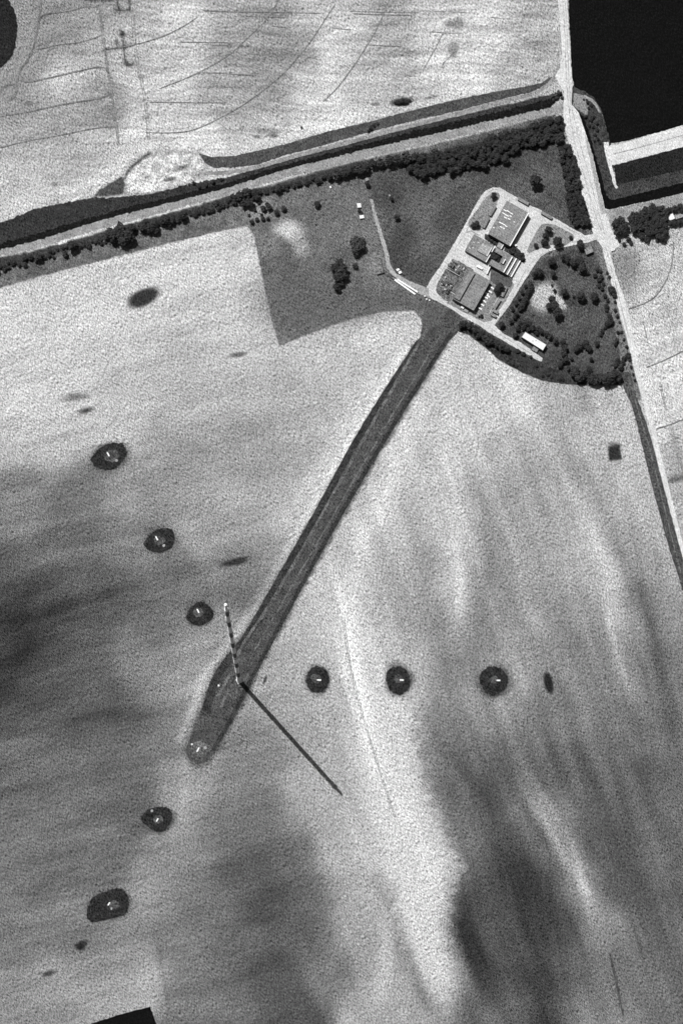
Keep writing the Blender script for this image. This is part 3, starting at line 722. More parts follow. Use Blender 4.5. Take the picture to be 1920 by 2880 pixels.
anchors = [anchor(*g[:4]) for g in G]

# ================================================================== MAST
mx, my = W(MASTX, MASTY)
HM = 735 * S
mast = empty('radio_mast', (mx, my, 0))
tag(mast, 'very tall guyed radio mast with red and white bands casting a long thin shadow', 'radio mast')
def band_shaft(z0, z1, r0, r1, n0):
    V = []; F = []; I = []
    n = 15; zs = [HM * i / n for i in range(n + 1)] + [HM * (i + .15) / n for i in range(1, n, 2)]
    # core with a horizontal frame every 1.3 m added to catch sun, painted in bands
    seg = 12; prof = []
    k = int((z1 - z0) / 1.3)
    for i in range(k):
        z = z0 + (z1 - z0) * i / k; dz = (z1 - z0) / k; r = r0 + (r1 - r0) * i / k
        prof += [(r * .62, z), (r * .62, z + dz * .78), (r, z + dz * .80), (r, z + dz * .98)]
    prof.append((r1 * .62, z1))
    for r, z in prof:
        for i in range(seg):
            t = 2 * math.pi * i / seg; V.append((r * math.cos(t), r * math.sin(t), z))
    for q in range(len(prof) - 1):
        zm = (prof[q][1] + prof[q + 1][1]) / 2; c = 1 if (zm / (HM / n)) % 2 > 1.15 else 0
        for i in range(seg):
            j = (i + 1) % seg
            F.append((q * seg + i, q * seg + j, (q + 1) * seg + j, (q + 1) * seg + i)); I.append(c)
    F.append(tuple(range((len(prof) - 1) * seg, len(prof) * seg))); I.append(0)
    return V, F, I
V, F, I = band_shaft(0.0, 17.0, 3.0, 2.5, 0)
mesh_obj('base_section', V, F, None, mast, [M['white'], M['red']], I)
V, F, I = band_shaft(17.0, HM - 16, 2.45, 2.35, 0)
mesh_obj('shaft', V, F, None, mast, [M['white'], M['red']], I)
V, F, I = band_shaft(HM - 16, HM, 1.8, 1.5, 0)
mesh_obj('antenna_top', V, F, None, mast, [M['white'], M['red']], I)
for fz in (0.33, 0.66, 0.93):
    b = MB(); b.tube((0, 0, HM * fz - 0.5), (0, 0, HM * fz + 0.5), 2.9, 2.9, 14)
    b.build('guy_collar', M['grey'], mast)
b = MB()
for a in range(3):
    t = math.radians(200 + a * 25)
    b.box((-2.6, -0.4 + a * 0.5, HM * 0.80 + a * 5), (1.0, 0.5, 4.0))
b.build('antenna_panel', M['white'], mast)
b = MB(); b.box((0, 0, 0.6), (6.0, 6.0, 1.2), 0.5); b.build('base_plinth', M['concrete'], mast)
for g in G:
    ax, ay = W(g[0], g[1]); d = g[4]
    fz = 0.33 if d < 300 else (0.66 if d < 600 else 0.93)
    b = MB(); top = Vector((0, 0, HM * fz)); bot = Vector((ax - mx, ay - my, 1.0)); dirh = Vector((bot.x, bot.y, 0)).normalized()
    pts = []
    for i in range(13):
        t = i / 12; p = top.lerp(bot, t); p.z -= 6.0 * 4 * t * (1 - t) * 0.5; pts.append(p)
    pts[0] = top + dirh * 2.4
    for i in range(12): b.tube(pts[i], pts[i + 1], 0.035, 0.035, 5)
    b.build('guy_wire', M['wire'], mast)
# hut and fence round the mast foot
def post_fence(name, pts, label, h=1.8, mat='dark', rail=0.25, group=None):
    w = [W(*p) for p in pts]
    r = empty(name, (w[0][0], w[0][1], 0)); tag(r, label, 'fence', group)
    rl = MB()
    for i in range(len(w) - 1):
        a, c = Vector(w[i]), Vector(w[i + 1]); L = (c - a).length; ang = math.atan2(c.y - a.y, c.x - a.x); k = max(1, int(L / 3))
        for j in range(k + 1):
            p = a.lerp(c, j / k); ps = MB(); ps.box((p.x - w[0][0], p.y - w[0][1], h / 2), (0.18, 0.18, h)); ps.build('post', M[mat], r)
        m = a.lerp(c, 0.5)
        for zz in (0.35, 0.65, 0.95): rl.box((m.x - w[0][0], m.y - w[0][1], h * zz), (L, rail, 0.3), ang)
    rl.build('rails', M[mat], r)
    return r
post_fence('enclosure_fence', [(662,1902),(650,1922),(662,1936),(684,1932),(690,1910),(676,1900)], 'dark low fence round the foot of the radio mast', 1.5)

# ================================================================== BUILDINGS
def Q(o, a, b): return (o[0] + u.x * a + v.x * b, o[1] + u.y * a + v.y * b)
def quad(o, a0, b0, a1, b1): return [Q(o, a0, b0), Q(o, a1, b0), Q(o, a1, b1), Q(o, a0, b1)]

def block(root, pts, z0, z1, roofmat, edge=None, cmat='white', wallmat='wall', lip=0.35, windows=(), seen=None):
    """walls, roof and parapet of one volume; pts = roof corners as seen at height z1 (grid), order a0b0,a1b0,a1b1,a0b1"""
    ox, oy = root.location.x, root.location.y
    w = [W(p[0], p[1], z1 if seen is None else seen) for p in pts]
    w = ccw([(x - ox, y - oy) for x, y in w])
    b = MB(); b.prism(w, z0, z1 - 0.25)
    wo = b.build('wall', M[wallmat], root)
    cx = sum(p[0] for p in w) / len(w); cy = sum(p[1] for p in w) / len(w)
    big = []
    for x, y in w:
        dx, dy = x - cx, y - cy; L = math.hypot(dx, dy); big.append((x + dx / L * 0.25, y + dy / L * 0.25))
    r = MB(); r.prism(big, z1 - 0.247, z1)
    ro = r.build('roof', M[roofmat], root)
    # parapet lips
    n = len(big); p = MB()
    for i in range(n):
        a, c = Vector(big[i]), Vector(big[(i + 1) % n]); d = c - a; L = d.length; m = (a + c) / 2
        nrm = Vector((d.y, -d.x)).normalized(); m = m - nrm * 0.16
        if nrm.dot(Vector((0.87, -0.49))) > 0.8 and edge: continue
        p.box((m.x, m.y, z1 + lip / 2 + 0.003), (L - 0.7, 0.22, lip), math.atan2(d.y, d.x))
    p.build('parapet', M['grey'], root)
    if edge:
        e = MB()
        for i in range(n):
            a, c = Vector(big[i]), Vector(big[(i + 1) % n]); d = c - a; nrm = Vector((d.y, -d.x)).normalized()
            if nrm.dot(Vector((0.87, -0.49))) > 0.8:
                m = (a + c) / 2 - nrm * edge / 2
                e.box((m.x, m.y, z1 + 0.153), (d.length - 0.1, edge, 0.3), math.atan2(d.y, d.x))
        e.build('coping_or_lit_edge', M[cmat], root)  # white strip paints in the sun caught by the southeast parapet
    # windows on the walls
    for i in range(n):
        a, c = Vector(w[i]), Vector(w[(i + 1) % n]); d = c - a; L = d.length; nrm = Vector((d.y, -d.x)).normalized()
        if i not in windows: continue
        k = max(1, int(L / 6))
        for j in range(k):
            m = a.lerp(c, (j + 0.5) / k) + nrm * 0.02
            q = MB(); q.box((m.x, m.y, z0 + (z1 - z0) * 0.55), (2.4, 0.06, min(1.6, (z1 - z0) * 0.4)), math.atan2(d.y, d.x))
            wi = q.build('window', M['glass'], root)
    return wo, ro

def building(name, at, label, cat='building', group=None):
    x, y = W(*at)
    return tag(empty(name, (x, y, 0)), label, cat, group)

def loc(root, p, z):
    x, y = W(p[0], p[1], z); return (x - root.location.x, y - root.location.y)

ang_u = -math.atan2(u.y, u.x)
# --- hall 1
O1 = (1424.5, 565)
h1 = building('large_hall', (1430,640), 'large grey flat-roofed hall with pale rooflights, nearest the bend of the loop road')
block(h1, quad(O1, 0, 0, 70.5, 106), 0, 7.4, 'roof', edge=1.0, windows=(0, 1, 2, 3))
for k, (zx, zy, dl) in enumerate([(1075,400,50),(1120,415,55),(1165,445,45),(1055,440,45),(1100,470,60),(1150,480,35),(1080,500,50),(1130,520,40),(1010,570,45),(1050,590,60),(1090,620,40),(1020,630,40),(1060,650,30),(920,640,25),(1200,560,20)]):
    x, y = 1200 + zx / 4.9, 510 + zy / 4.9
    cx, cy = loc(h1, (x, y), 7.5); b = MB()
    b.box((cx, cy, 7.55), (dl / 4.9 * S, 1.1, 0.4), ang_u + random.uniform(-.05, .05), 0.8); b.build('rooflight', M['white'], h1)
# --- building 2
O2 = (1332.5, 659)
h2 = building('lower_hall', (1350,700), 'lower grey flat-roofed block with a raised corner between the large hall and the switchyard')
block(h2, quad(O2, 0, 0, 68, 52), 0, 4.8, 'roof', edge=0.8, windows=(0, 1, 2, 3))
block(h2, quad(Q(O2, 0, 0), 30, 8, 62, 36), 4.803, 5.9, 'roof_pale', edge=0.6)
for a, b_ in ((10,20),(16,34),(22,14),(8,40),(44,16),(52,22),(40,26)):
    p = Q(O2, a, b_); cx, cy = loc(h2, p, 5.2); q = MB(); zb = 5.9 if 30 < a < 62 and 8 < b_ < 36 else 4.8
    q.box((cx, cy, zb + 0.2), (2.2, 0.7, 0.4), ang_u); q.build('rooflight', M['pale'], h2)
# --- building 3
O3 = (1396, 696)
h3 = building('courtyard_block', (1410,735), 'stepped grey office block wrapped around a courtyard darkened by added trees, with bright roof edges')
H3 = 6.4
block(h3, quad(O3, 0, 0, 52, 13.5), 0, H3, 'roof', windows=(0, 1, 2, 3))
block(h3, quad(O3, 27.5, 14, 52, 35.5), 0, H3 + 0.004, 'roof', windows=(3,))
block(h3, quad(O3, 4, 36, 52, 52), 0, H3 - 0.004, 'roof', windows=(0, 1, 2, 3))
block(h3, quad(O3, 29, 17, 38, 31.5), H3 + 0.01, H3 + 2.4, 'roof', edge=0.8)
for (a0, a1, hh) in ((52.3, 64.5, H3 - 1.9), (64.8, 77, H3 - 3.6)):
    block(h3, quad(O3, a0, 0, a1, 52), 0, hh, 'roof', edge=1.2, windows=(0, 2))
q = MB(); x0 = loc(h3, Q(O3, 51.3, 27), H3); q.box((x0[0], x0[1], H3 + 0.45), (1.1, 50 * S, 0.5), ang_u); q.build('coping_or_lit_edge', M['white'], h3)  # sunlit roof edge put in as a white strip
c3 = building('link_block', (1408,692), 'small pale link block joining the large hall to the courtyard block')
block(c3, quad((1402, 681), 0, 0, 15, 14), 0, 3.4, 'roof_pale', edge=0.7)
s3 = building('screen_wall', (1374,760), 'short white screen wall jutting from the courtyard block')
q = MB(); a_, c_ = Vector(W(1378,748,3.0)), Vector(W(1368.5,770,3.0)); m_ = (a_ + c_) / 2
q.box((m_.x - s3.location.x, m_.y - s3.location.y, 1.5), ((c_ - a_).length, 0.7, 3.0), math.atan2(c_.y - a_.y, c_.x - a_.x)); q.build('panel', M['wall'], s3)
q = MB(); q.box((m_.x - s3.location.x, m_.y - s3.location.y, 3.1), ((c_ - a_).length + .3, 1.0, 0.197), math.atan2(c_.y - a_.y, c_.x - a_.x)); q.build('coping_or_lit_edge', M['white'], s3)
# --- building 4
O4 = (1319, 757)
h4 = building('long_hall', (1325,820), 'long grey flat hall with one raised roof edge beside the row of white cars')
block(h4, quad(O4, 0, 0, 68, 95), 0, 6.4, 'roof', windows=(0, 1, 2, 3))
block(h4, quad(O4, 1.5, 2, 19, 90), 6.41, 8.4, 'roof', windows=())
q = MB(); p = loc(h4, (1331, 851.6), 6.6); q.tube((p[0], p[1], 6.4), (p[0], p[1], 7.8), 0.5, 0.45); q.build('roof_vent', M['dark'], h4)
# --- warehouse
h5 = building('white_warehouse', (1500,960), 'long bright white-roofed warehouse beside the lane at the south edge of the compound')
block(h5, [(1476,933.5),(1535,969),(1525,985.5),(1466,948)], 0, 5.2, 'roof_white', cmat='white', windows=(0, 2))
for x, y in ((1497,959),(1506,958)):
    q = MB(); p = loc(h5, (x, y), 5.3); q.box((p[0], p[1], 5.4), (0.9, 0.9, 0.6)); q.build('roof_vent', M['grey'], h5)
h6 = building('lean_to_shed', (1503,983), 'small grey flat shed in front of the white-roofed warehouse')
block(h6, [(1499,974),(1513,981.5),(1508,991),(1494,983.5)], 0, 2.2, 'roof')
h7 = building('gatehouse', (1655,705), 'small square grey gatehouse under a tree by the compound entrance')
block(h7, [(1642,700),(1661,692),(1667,708),(1648,716)], 0, 3.6, 'roof', windows=(0, 1, 2, 3))
h8 = building('white_house', (1885,610), 'white-roofed house among trees at the right edge, left wing')
block(h8, [(1875,607),(1890,599.5),(1897,614),(1881,622)], 0, 4.4, 'roof_white', windows=(0, 1, 2, 3))
block(h8, [(1896,606),(1990,572),(1990,586),(1900,617)], 0, 3.6, 'roof_pale', windows=(0, 2))
h8['label'] = 'white-roofed house with a long wing among trees at the right edge'

# --- low sheds and carports
def shed(pts, h, label, roofmat='roof', name='carport', group='low flat sheds in the compound', posts=True):
    c = (sum(p[0] for p in pts) / 4, sum(p[1] for p in pts) / 4)
    r = building(name, c, label, 'shed', group)
    w = ccw([(x - r.location.x, y - r.location.y) for x, y in (W(p[0], p[1], h) for p in pts)])
    b = MB(); b.prism(w, h - 0.2, h); b.build('roof', M[roofmat], r)
    cx = sum(p[0] for p in w) / 4; cy = sum(p[1] for p in w) / 4
    b = MB(); b.prism([(cx + (x - cx) * .96, cy + (y - cy) * .94) for x, y in w], 0, h - 0.203); b.build('wall', M['wall'], r)
    return r
shed([(1389,577),(1395.5,581),(1379.5,608),(1373,604)], 3.0, 'upper of two long low sheds on the oval lawn west of the large hall')
shed([(1370,609),(1377,613),(1362,642),(1355,638)], 3.0, 'lower of two long low sheds on the oval lawn west of the large hall')
shed([(1457,553),(1487,570),(1483.5,578),(1453.5,561)], 3.0, 'low flat shed on the verge opposite the north corner of the large hall')
shed([(1523,592),(1553,609.5),(1549,617),(1519.5,600)], 3.0, 'low flat shed on the verge nearer the compound entrance')
shed([(1419,803),(1427,808),(1414,835.5),(1405.5,830.5)], 3.0, 'low flat shed beneath the big tree beside the east lane')
shed([(1400,838),(1408.5,843),(1391.5,870),(1383,865)], 3.0, 'long low shed between the white cars and the east lane')
shed([(1387,868),(1402,876.5),(1398.5,884),(1383,875.5)], 3.0, 'upper of two small sheds at the southern end of the east lane', name='small_shed')
shed([(1381,879),(1396,887),(1393,894),(1378,885.5)], 3.0, 'lower of two small sheds at the southern end of the east lane', name='small_shed')
ribbons('kerb_strip', [([(1403,834),(1388,858),(1374,884)], 1.8)], M['yard'], jit=0.1)
shed([(1297,860),(1305,864.5),(1302,869),(1294,864.5)], 2.0, 'small white container beside the south road below the long hall', 'roof_white', 'container')
shed([(1306,868),(1317,874),(1313.5,880),(1302.5,874)], 1.6, 'pale flat tank cover beside the south road, just right of the white container', 'roof_pale', 'tank_cover')
shed([(1003,572),(1014,571),(1016,583),(1005,584)], 2.0, 'upper of two small white huts in the field left of the gravel track', 'roof_white', 'hut', 'white huts in the west field')
shed([(1010,606),(1022,604),(1024,613),(1012,615)], 2.0, 'lower of two small white huts in the field left of the gravel track', 'roof_white', 'hut', 'white huts in the west field')
shed([(1113,757),(1121,754),(1124,759),(1116,763)], 1.8, 'upper of two tiny white huts right of the bend in the gravel track', 'roof_white', 'hut', 'white huts by the track bend')
shed([(1119,764),(1127,761),(1130,767),(1122,771)], 1.8, 'lower of two tiny white huts right of the bend in the gravel track', 'roof_white', 'hut', 'white huts by the track bend')
shed([(1026,502),(1034,499),(1037,506),(1029,509)], 2.0, 'small grey hut beside the round bush near the canal trees', 'roof_pale', 'hut')
shed([(1716,703),(1720,701),(1722,705),(1718,707)], 1.8, 'left of two small white cabinets on the roadside south of the crossing', 'roof_white', 'cabinet', 'white roadside cabinets')
shed([(1722,700),(1726,698),(1728,703),(1724,705)], 1.8, 'right of two small white cabinets on the roadside south of the crossing', 'roof_white', 'cabinet', 'white roadside cabinets')
shed([(1446,688),(1451,686),(1453,691),(1448,693)], 2.0, 'tiny white kiosk at the corner of the large hall shadow', 'roof_white', 'kiosk')
shed([(612,1926),(617,1925),(618,1930),(613,1931)], 1.8, 'tiny white marker hut on the dark ditch left of the mast foot', 'roof_white', 'hut')
shed([(537,2092),(541,2090),(543,2094),(539,2096)], 1.8, 'tiny white cabinet at the rounded end of the mast clearing', 'roof_white', 'cabinet')
shed([(926,524),(930,522),(932,528),(928,530)], 1.6, 'tiny white cabinet on the grass below the canal bushes', 'roof_white', 'cabinet')
shed([(1092,548),(1096,546),(1098,551),(1094,553)], 1.6, 'tiny pale cabinet beside a small round bush right of the track end', 'roof_pale', 'cabinet')

# long white stacks on the track bend, their dark trailers
def stack(a, b, wpx, h, mat, label, name, cat, z0=0.0):
    a, b = Vector(W(*a)), Vector(W(*b)); m = (a + b) / 2
    r = tag(empty(name, (m.x, m.y, z0), math.atan2(b.y - a.y, b.x - a.x)), label, cat)
    L = (b - a).length; w = wpx * S
    q = MB()
    n = max(2, int(L / 4))
    for i in range(n): q.box((-L / 2 + (i + .5) * L / n, 0, h / 2 + 0.15), (L / n - 0.25, w, h - 0.3))
    q.build('crates' if name == 'crate_stack' else 'deck', M[mat], r)
    q = MB()
    for i in range(n): q.box((-L / 2 + (i + .5) * L / n, 0, 0.1), (0.3, w * 1.05, 0.2))
    q.build('bearers', M['dark'], r)
    return r
stack((1109,788),(1167,829), 4.2, 1.6, 'white', 'long white crate stack along the outer side of the gravel track bend', 'crate_stack', 'crate stack')
stack((1117,787),(1174,823), 3.8, 1.4, 'white', 'long white crate stack on the inner side of the gravel track bend', 'crate_stack', 'crate stack')
stack((1089,774),(1106,786), 3.2, 1.3, 'dark', 'dark flatbed trailer at the outer side of the track bend', 'trailer', 'trailer')
stack((1096,772),(1112,783), 3.0, 1.3, 'dark', 'dark flatbed trailer at the inner side of the track bend', 'trailer', 'trailer')
post_fence('boundary_fence', [(1070,728),(1074,748),(1079.5,768),(1060,773.5)], 'dark L-shaped fence beside the gravel track bend', 2.0, rail=0.7)
def lumps(pts):
    for x, y, h, m, lab in pts:
        X, Y = W(x, y); r = tag(empty('storage_tank', (X, Y, 0)), lab, 'tank')
        q = MB(); q.tube((0, 0, 0), (0, 0, h), 1.0, 1.0, 12); q.build('tank_shell', M[m], r)
        q = MB(); q.tube((0, 0, h), (0, 0, h + .3), 1.05, 0.3, 12); q.build('lid', M['pale'], r)
lumps([(1194,834,1.6,'dark','dark round tank below the road corner, uppermost of three'),(1199,843,1.6,'grey','grey round tank below the road corner, between two darker ones'),(1207,846,1.6,'dark','dark round tank below the road corner, rightmost of three')])

# ---- vehicles
def car(x, y, ang, label, paint='white', L=4.3, group=None, name='parked_car'):
    X, Y = W(x, y)
    r = tag(empty(name, (X, Y, 0), ang), label, 'car', group)
    q = MB(); w = 1.75
    prof = [(-L/2, .35), (L/2, .35), (L/2, .75), (L*.24, .95), (-L*.46, .95), (-L/2, .8)]
    n = len(prof)
    for s in (-1, 1):
        for px, pz in prof: q.v.append((px, s * w / 2, pz))
    q.f = [tuple(range(n)), tuple(range(2 * n - 1, n - 1, -1))] + [(i, n + i, n + (i + 1) % n, (i + 1) % n) for i in range(n)]
    q.build('body', M[paint], r)
    q = MB(); q.box((-L * .08, 0, 1.15), (L * .52, w * .9, .4), 0, .8); q.build('cabin', M['glass'], r)
    q = MB(); q.box((-L * .08, 0, 1.39), (L * .40, w * .74, .06)); q.build('car_roof', M[paint], r)
    for sx in (-.3, .3):
        for sy in (-1, 1):
            q = MB(); q.tube((sx * L, sy * .72, .32), (sx * L, sy * .92, .32), .32, .32, 10); q.build('wheel', M['tyre'], r)
    return r
ords = ['first', 'second', 'third', 'fourth', 'fifth', 'sixth', 'seventh', 'eighth']
spots = [(1382.5,810.5),(1376.5,821),(1367.5,826),(1371,833.5),(1365.5,838),(1361,848),(1354.8,858),(1348.5,868.5)]
for i, (x, y) in enumerate(spots):
    car(x, y, ang_u + random.uniform(-.08, .08), '%s white car from the big tree in the row beside the long hall' % ords[i], 'white', 4.6, 'white cars parked beside the long hall')
def lorry(x, y, ang, label):
    X, Y = W(x, y); r = tag(empty('lorry', (X, Y, 0), ang), label, 'lorry')
    q = MB(); q.box((-1, 0, 1.9), (5.0, 2.4, 2.2)); q.build('cargo_box', M['white'], r)
    q = MB(); q.box((2.6, 0, 1.5), (1.8, 2.2, 1.9), 0, .92); q.build('cab', M['white'], r)
    q = MB(); q.box((3.4, 0, 1.9), (.3, 1.9, .7)); q.build('windscreen', M['glass'], r)
    for sx in (-2.4, 2.5):
        for sy in (-1, 1):
            q = MB(); q.tube((sx, sy * .9, .5), (sx, sy * 1.2, .5), .5, .5, 10); q.build('wheel', M['tyre'], r)
lorry(1348, 754, ang_u, 'white box lorry parked below the lower hall')

# ---- switchyard gear
def gear(x, y, kind, label, rot=0.0):
    X, Y = W(x, y); r = tag(empty('switchgear' if kind != 'tr' else 'transformer', (X, Y, 0), ang_u + rot), label, 'switchgear' if kind != 'tr' else 'transformer', 'electrical gear in the switchyard')
    if kind == 'tr':
        q = MB(); q.box((0, 0, 1.5), (3.6, 2.2, 2.6)); q.build('tank', M['dark'], r)
        q = MB()
        for s_ in (1.5, -1.5):
            q = MB()
            for i in range(6): q.box((-1.5 + i * .6, s_, 1.4), (.12, .7, 2.0))
            q.box((0, s_, 2.35), (3.3, .3, .12)); q.build('cooling_fins', M['dark'], r)
        q = MB()
        for i in (-1, 0, 1): q.tube((i * 1.1, 0, 2.8), (i * 1.1, 0, 4.0), .2, .12)
        q.build('bushings', M['pale'], r)
    elif kind == 'cb':
        q = MB(); q.box((0, 0, .6), (2.4, 1.4, 1.2)); q.build('cabinet', M['pale'], r)
        q = MB()
        for i in (-.8, 0, .8): q.tube((i, 0, 1.2), (i, 0, 2.8), .16, .16); q.box((i, 0, 2.95), (.5, .8, .3))
        q.build('insulators', M['pale'], r)
    else:
        q = MB()
        for i in (-2.2, 2.2): q.tube((i, 0, 0), (i, 0, 4.2), .18, .14)
        q.box((0, 0, 4.3), (5.2, .4, .4)); q.build('frame', M['grey'], r)
        q = MB()
        for i in (-1.4, 0, 1.4): q.tube((i, 0, 4.1), (i, 0, 3.2), .15, .15)
        q.build('insulators', M['pale'], r)
gz = [(365,225,'cb'),(440,215,'fr'),(400,310,'tr'),(470,240,'fr'),(330,300,'fr'),(480,400,'cb'),(520,450,'tr'),(600,350,'fr'),(650,370,'cb'),(580,400,'fr'),(245,565,'cb'),(210,640,'cb'),(160,715,'cb'),(265,735,'cb'),(275,650,'fr'),(340,590,'fr'),(180,620,'fr'),(330,690,'tr'),(375,660,'fr'),(370,750,'cb'),(310,850,'tr'),(290,890,'tr'),(240,830,'cb'),(350,800,'fr'),(440,660,'fr'),(420,330,'fr'),(540,320,'cb'),(150,660,'fr'),(220,700,'tr')]
desc = {'cb': 'pale insulator cabinet', 'tr': 'dark finned transformer', 'fr': 'thin grey gantry frame'}
for x, y, k in gz:
    blk = 'upper' if y < 500 else 'lower'
    side = 'at the left' if x < (330 if blk == 'upper' else 230) + 60 else 'at the right'
    gear(1220 + x / 7.84, 710 + y / 7.84, k, '%s %s of the %s group of gear in the switchyard' % (desc[k], side, blk), random.choice((0, math.pi / 2)))
def low_wall(a, b, h, t, label, mat='pale'):
    A, B = Vector(W(*a)), Vector(W(*b)); m = (A + B) / 2
    r = tag(empty('blast_wall', (m.x, m.y, 0), math.atan2(B.y - A.y, B.x - A.x)), label, 'wall')
    q = MB(); q.box((0, 0, h / 2), ((B - A).length, t, h)); q.build('panel', M[mat], r)
    q = MB(); q.box((0, 0, h + .063), ((B - A).length + .1, t + .05, .12)); q.build('coping_or_lit_edge', M['pale'], r)
low_wall((1255,758),(1292,779), 2.8, .3, 'long thin pale wall dividing the two gear groups of the switchyard')
low_wall((1266,822),(1291,837), 1.2, .4, 'short low pale wall at the lower end of the raised roof of the long hall')

# ================================================================== TREES
def crown_mesh(seed, n=430, flat_=0.72, leaf=0.19, lob=6):
    rnd = random.Random(seed); V = []; F = []
    lobes = [(Vector((0, 0, 0)), 0.80)]
    for i in range(lob):
        t = 2 * math.pi * (i + rnd.random() * .7) / lob; rr = rnd.uniform(.38, .54)
        lobes.append((Vector((rr * math.cos(t), rr * math.sin(t), rnd.uniform(-.25, .3))), rnd.uniform(.38, .48)))
    lobes.append((Vector((rnd.uniform(-.2, .2), rnd.uniform(-.2, .2), .4)), .42))
    tot = sum(r * r for _, r in lobes)
    for c, r in lobes:
        k = int(n * r * r / tot)
        for _ in range(k):
            d = Vector((rnd.gauss(0, 1), rnd.gauss(0, 1), rnd.gauss(0.25, 1))).normalized()
            p = c + d * r * (rnd.random() ** 0.4)
            p.z *= flat_
            s = leaf * rnd.uniform(.6, 1.25)
            nn = (d + Vector((rnd.gauss(0, .5), rnd.gauss(0, .5), rnd.gauss(.3, .5)))).normalized()
            a = nn.orthogonal().normalized(); b = nn.cross(a); rot = rnd.random() * 6.28
            a2 = a * math.cos(rot) + b * math.sin(rot); b2 = nn.cross(a2)
            i0 = len(V)
            for (e, f, g) in ((-1, -.6, 0), (0, -1, .15), (1, -.3, 0), (.8, .7, -.1), (-.2, 1, .1), (-.9, .5, 0)):
                V.append(tuple(p + a2 * e * s * .6 + b2 * f * s * .6 + nn * g * s))
            F.append(tuple(range(i0, i0 + 6)))
    me = bpy.data.meshes.new('crown'); me.from_pydata(V, [], F); me.update()
    return me
def trunk_mesh(seed):
    rnd = random.Random(seed); b = MB()
    b.tube((0, 0, -1.35), (0, 0, -.5), .085, .06, 7)
    for i in range(4):
        t = 1.57 * i + rnd.random(); b.tube((0, 0, -.6), (.45 * math.cos(t), .45 * math.sin(t), rnd.uniform(-.1, .25)), .05, .015, 5)
    b.tube((0, 0, -.5), (0, 0, .3), .055, .015, 6)
    me = bpy.data.meshes.new('trunk'); me.from_pydata(b.v, [], b.f); me.materials.append(M['bark']); me.update()
    return me
CR = {}
for key, nn, fl, lf in (('leaf', 560, .8, .18), ('leaf_pale', 380, .75, .2), ('leaf_shrub', 240, .7, .26)):
    CR[key] = []
    for i in range(6):
        me = crown_mesh(100 + i * 7 + nn, nn, fl, lf, 5 + i % 3); me.materials.append(M[key]); CR[key].append(me)
TR = [trunk_mesh(i) for i in range(3)]
NT = [0]
def tree(x, y, r, label, group=None, mat='leaf', shrub=False, name=None):
    if name is None and 'bush' in label and not shrub: name = 'hedge_bush'
    # x, y, r: crown centre and radius on the survey grid
    R = r * S * random.uniform(1.0, 1.14)
    stem = 1.08 if not shrub else .85
    zc = R * stem * (.9 if shrub else 1.0)
    X, Y = W(x - .5, y - .5, zc)
    o = empty(name or ('shrub' if shrub else 'broadleaf_tree'), (X, Y, 0), 0)
    tag(o, label, 'shrub' if shrub else ('bush' if name == 'hedge_bush' else 'tree'), group)
    c = bpy.data.objects.new('crown', random.choice(CR[mat])); COL.objects.link(c); c.parent = o
    c.location = (0, 0, zc); c.scale = (R * random.uniform(.92, 1.08), R * random.uniform(.92, 1.08), R * random.uniform(.9, 1.1)); c.rotation_euler = (0, 0, random.random() * 6.28)
    t = bpy.data.objects.new('trunk', random.choice(TR)); COL.objects.link(t); t.parent = o
    t.location = (0, 0, zc); k = zc / 1.35; t.scale = (R, R, k); t.rotation_euler = (0, 0, random.random() * 6.28)
    NT[0] += 1
    return o
def many(pts, label, group, **kw):
    for i, p in enumerate(pts):
        k = dict(kw)
        if 'mat' not in k and len(pts) > 4 and i % 3 == 1: k['mat'] = 'leaf_shrub'
        tree(p[0], p[1], p[2], label, group, **k)

def fill(poly, r0, r1, gap, seed, holes=()):
    rnd = random.Random(seed); out = []
    px = [p[0] for p in poly]; py = [p[1] for p in poly]
    for _ in range(6000):
        x, y = rnd.uniform(min(px), max(px)), rnd.uniform(min(py), max(py))
        ins = False; n = len(poly)
        for i in range(n):
            (ax, ay), (bx, by) = poly[i], poly[(i + 1) % n]
            if (ay > y) != (by > y) and x < (bx - ax) * (y - ay) / ((by - ay) or 1e-9) + ax: ins = not ins
        if not ins: continue
        if any(math.hypot(x - h[0], y - h[1]) < h[2] for h in holes): continue
        r = rnd.uniform(r0, r1)
        if all(math.hypot(x - q[0], y - q[1]) > gap * (r + q[2]) for q in out): out.append((x, y, r))
    return out
# the wood below the canal
wood = fill([(1150,468),(1160,445),(1210,432),(1270,420),(1330,405),(1400,378),(1470,356),(1530,340),(1572,330),(1584,388),(1530,402),(1470,412),(1440,432),(1420,452),(1362,464),(1280,480),(1200,490),(1160,486)], 7, 15, .52, 5, [(1472,366,14),(1350,398,12),(1545,350,8)])
many(wood, 'dark broadleaf tree in the dense wood between the canal bank and the lawn', 'trees of the dense wood below the canal')
row = fill([(1574,415),(1600,410),(1622,470),(1630,540),(1648,600),(1652,626),(1618,632),(1600,600),(1598,540),(1584,480)], 8, 13, .55, 6)
many(row, 'dark tree in the belt along the main road above the compound entrance', 'trees of the belt along the main road')
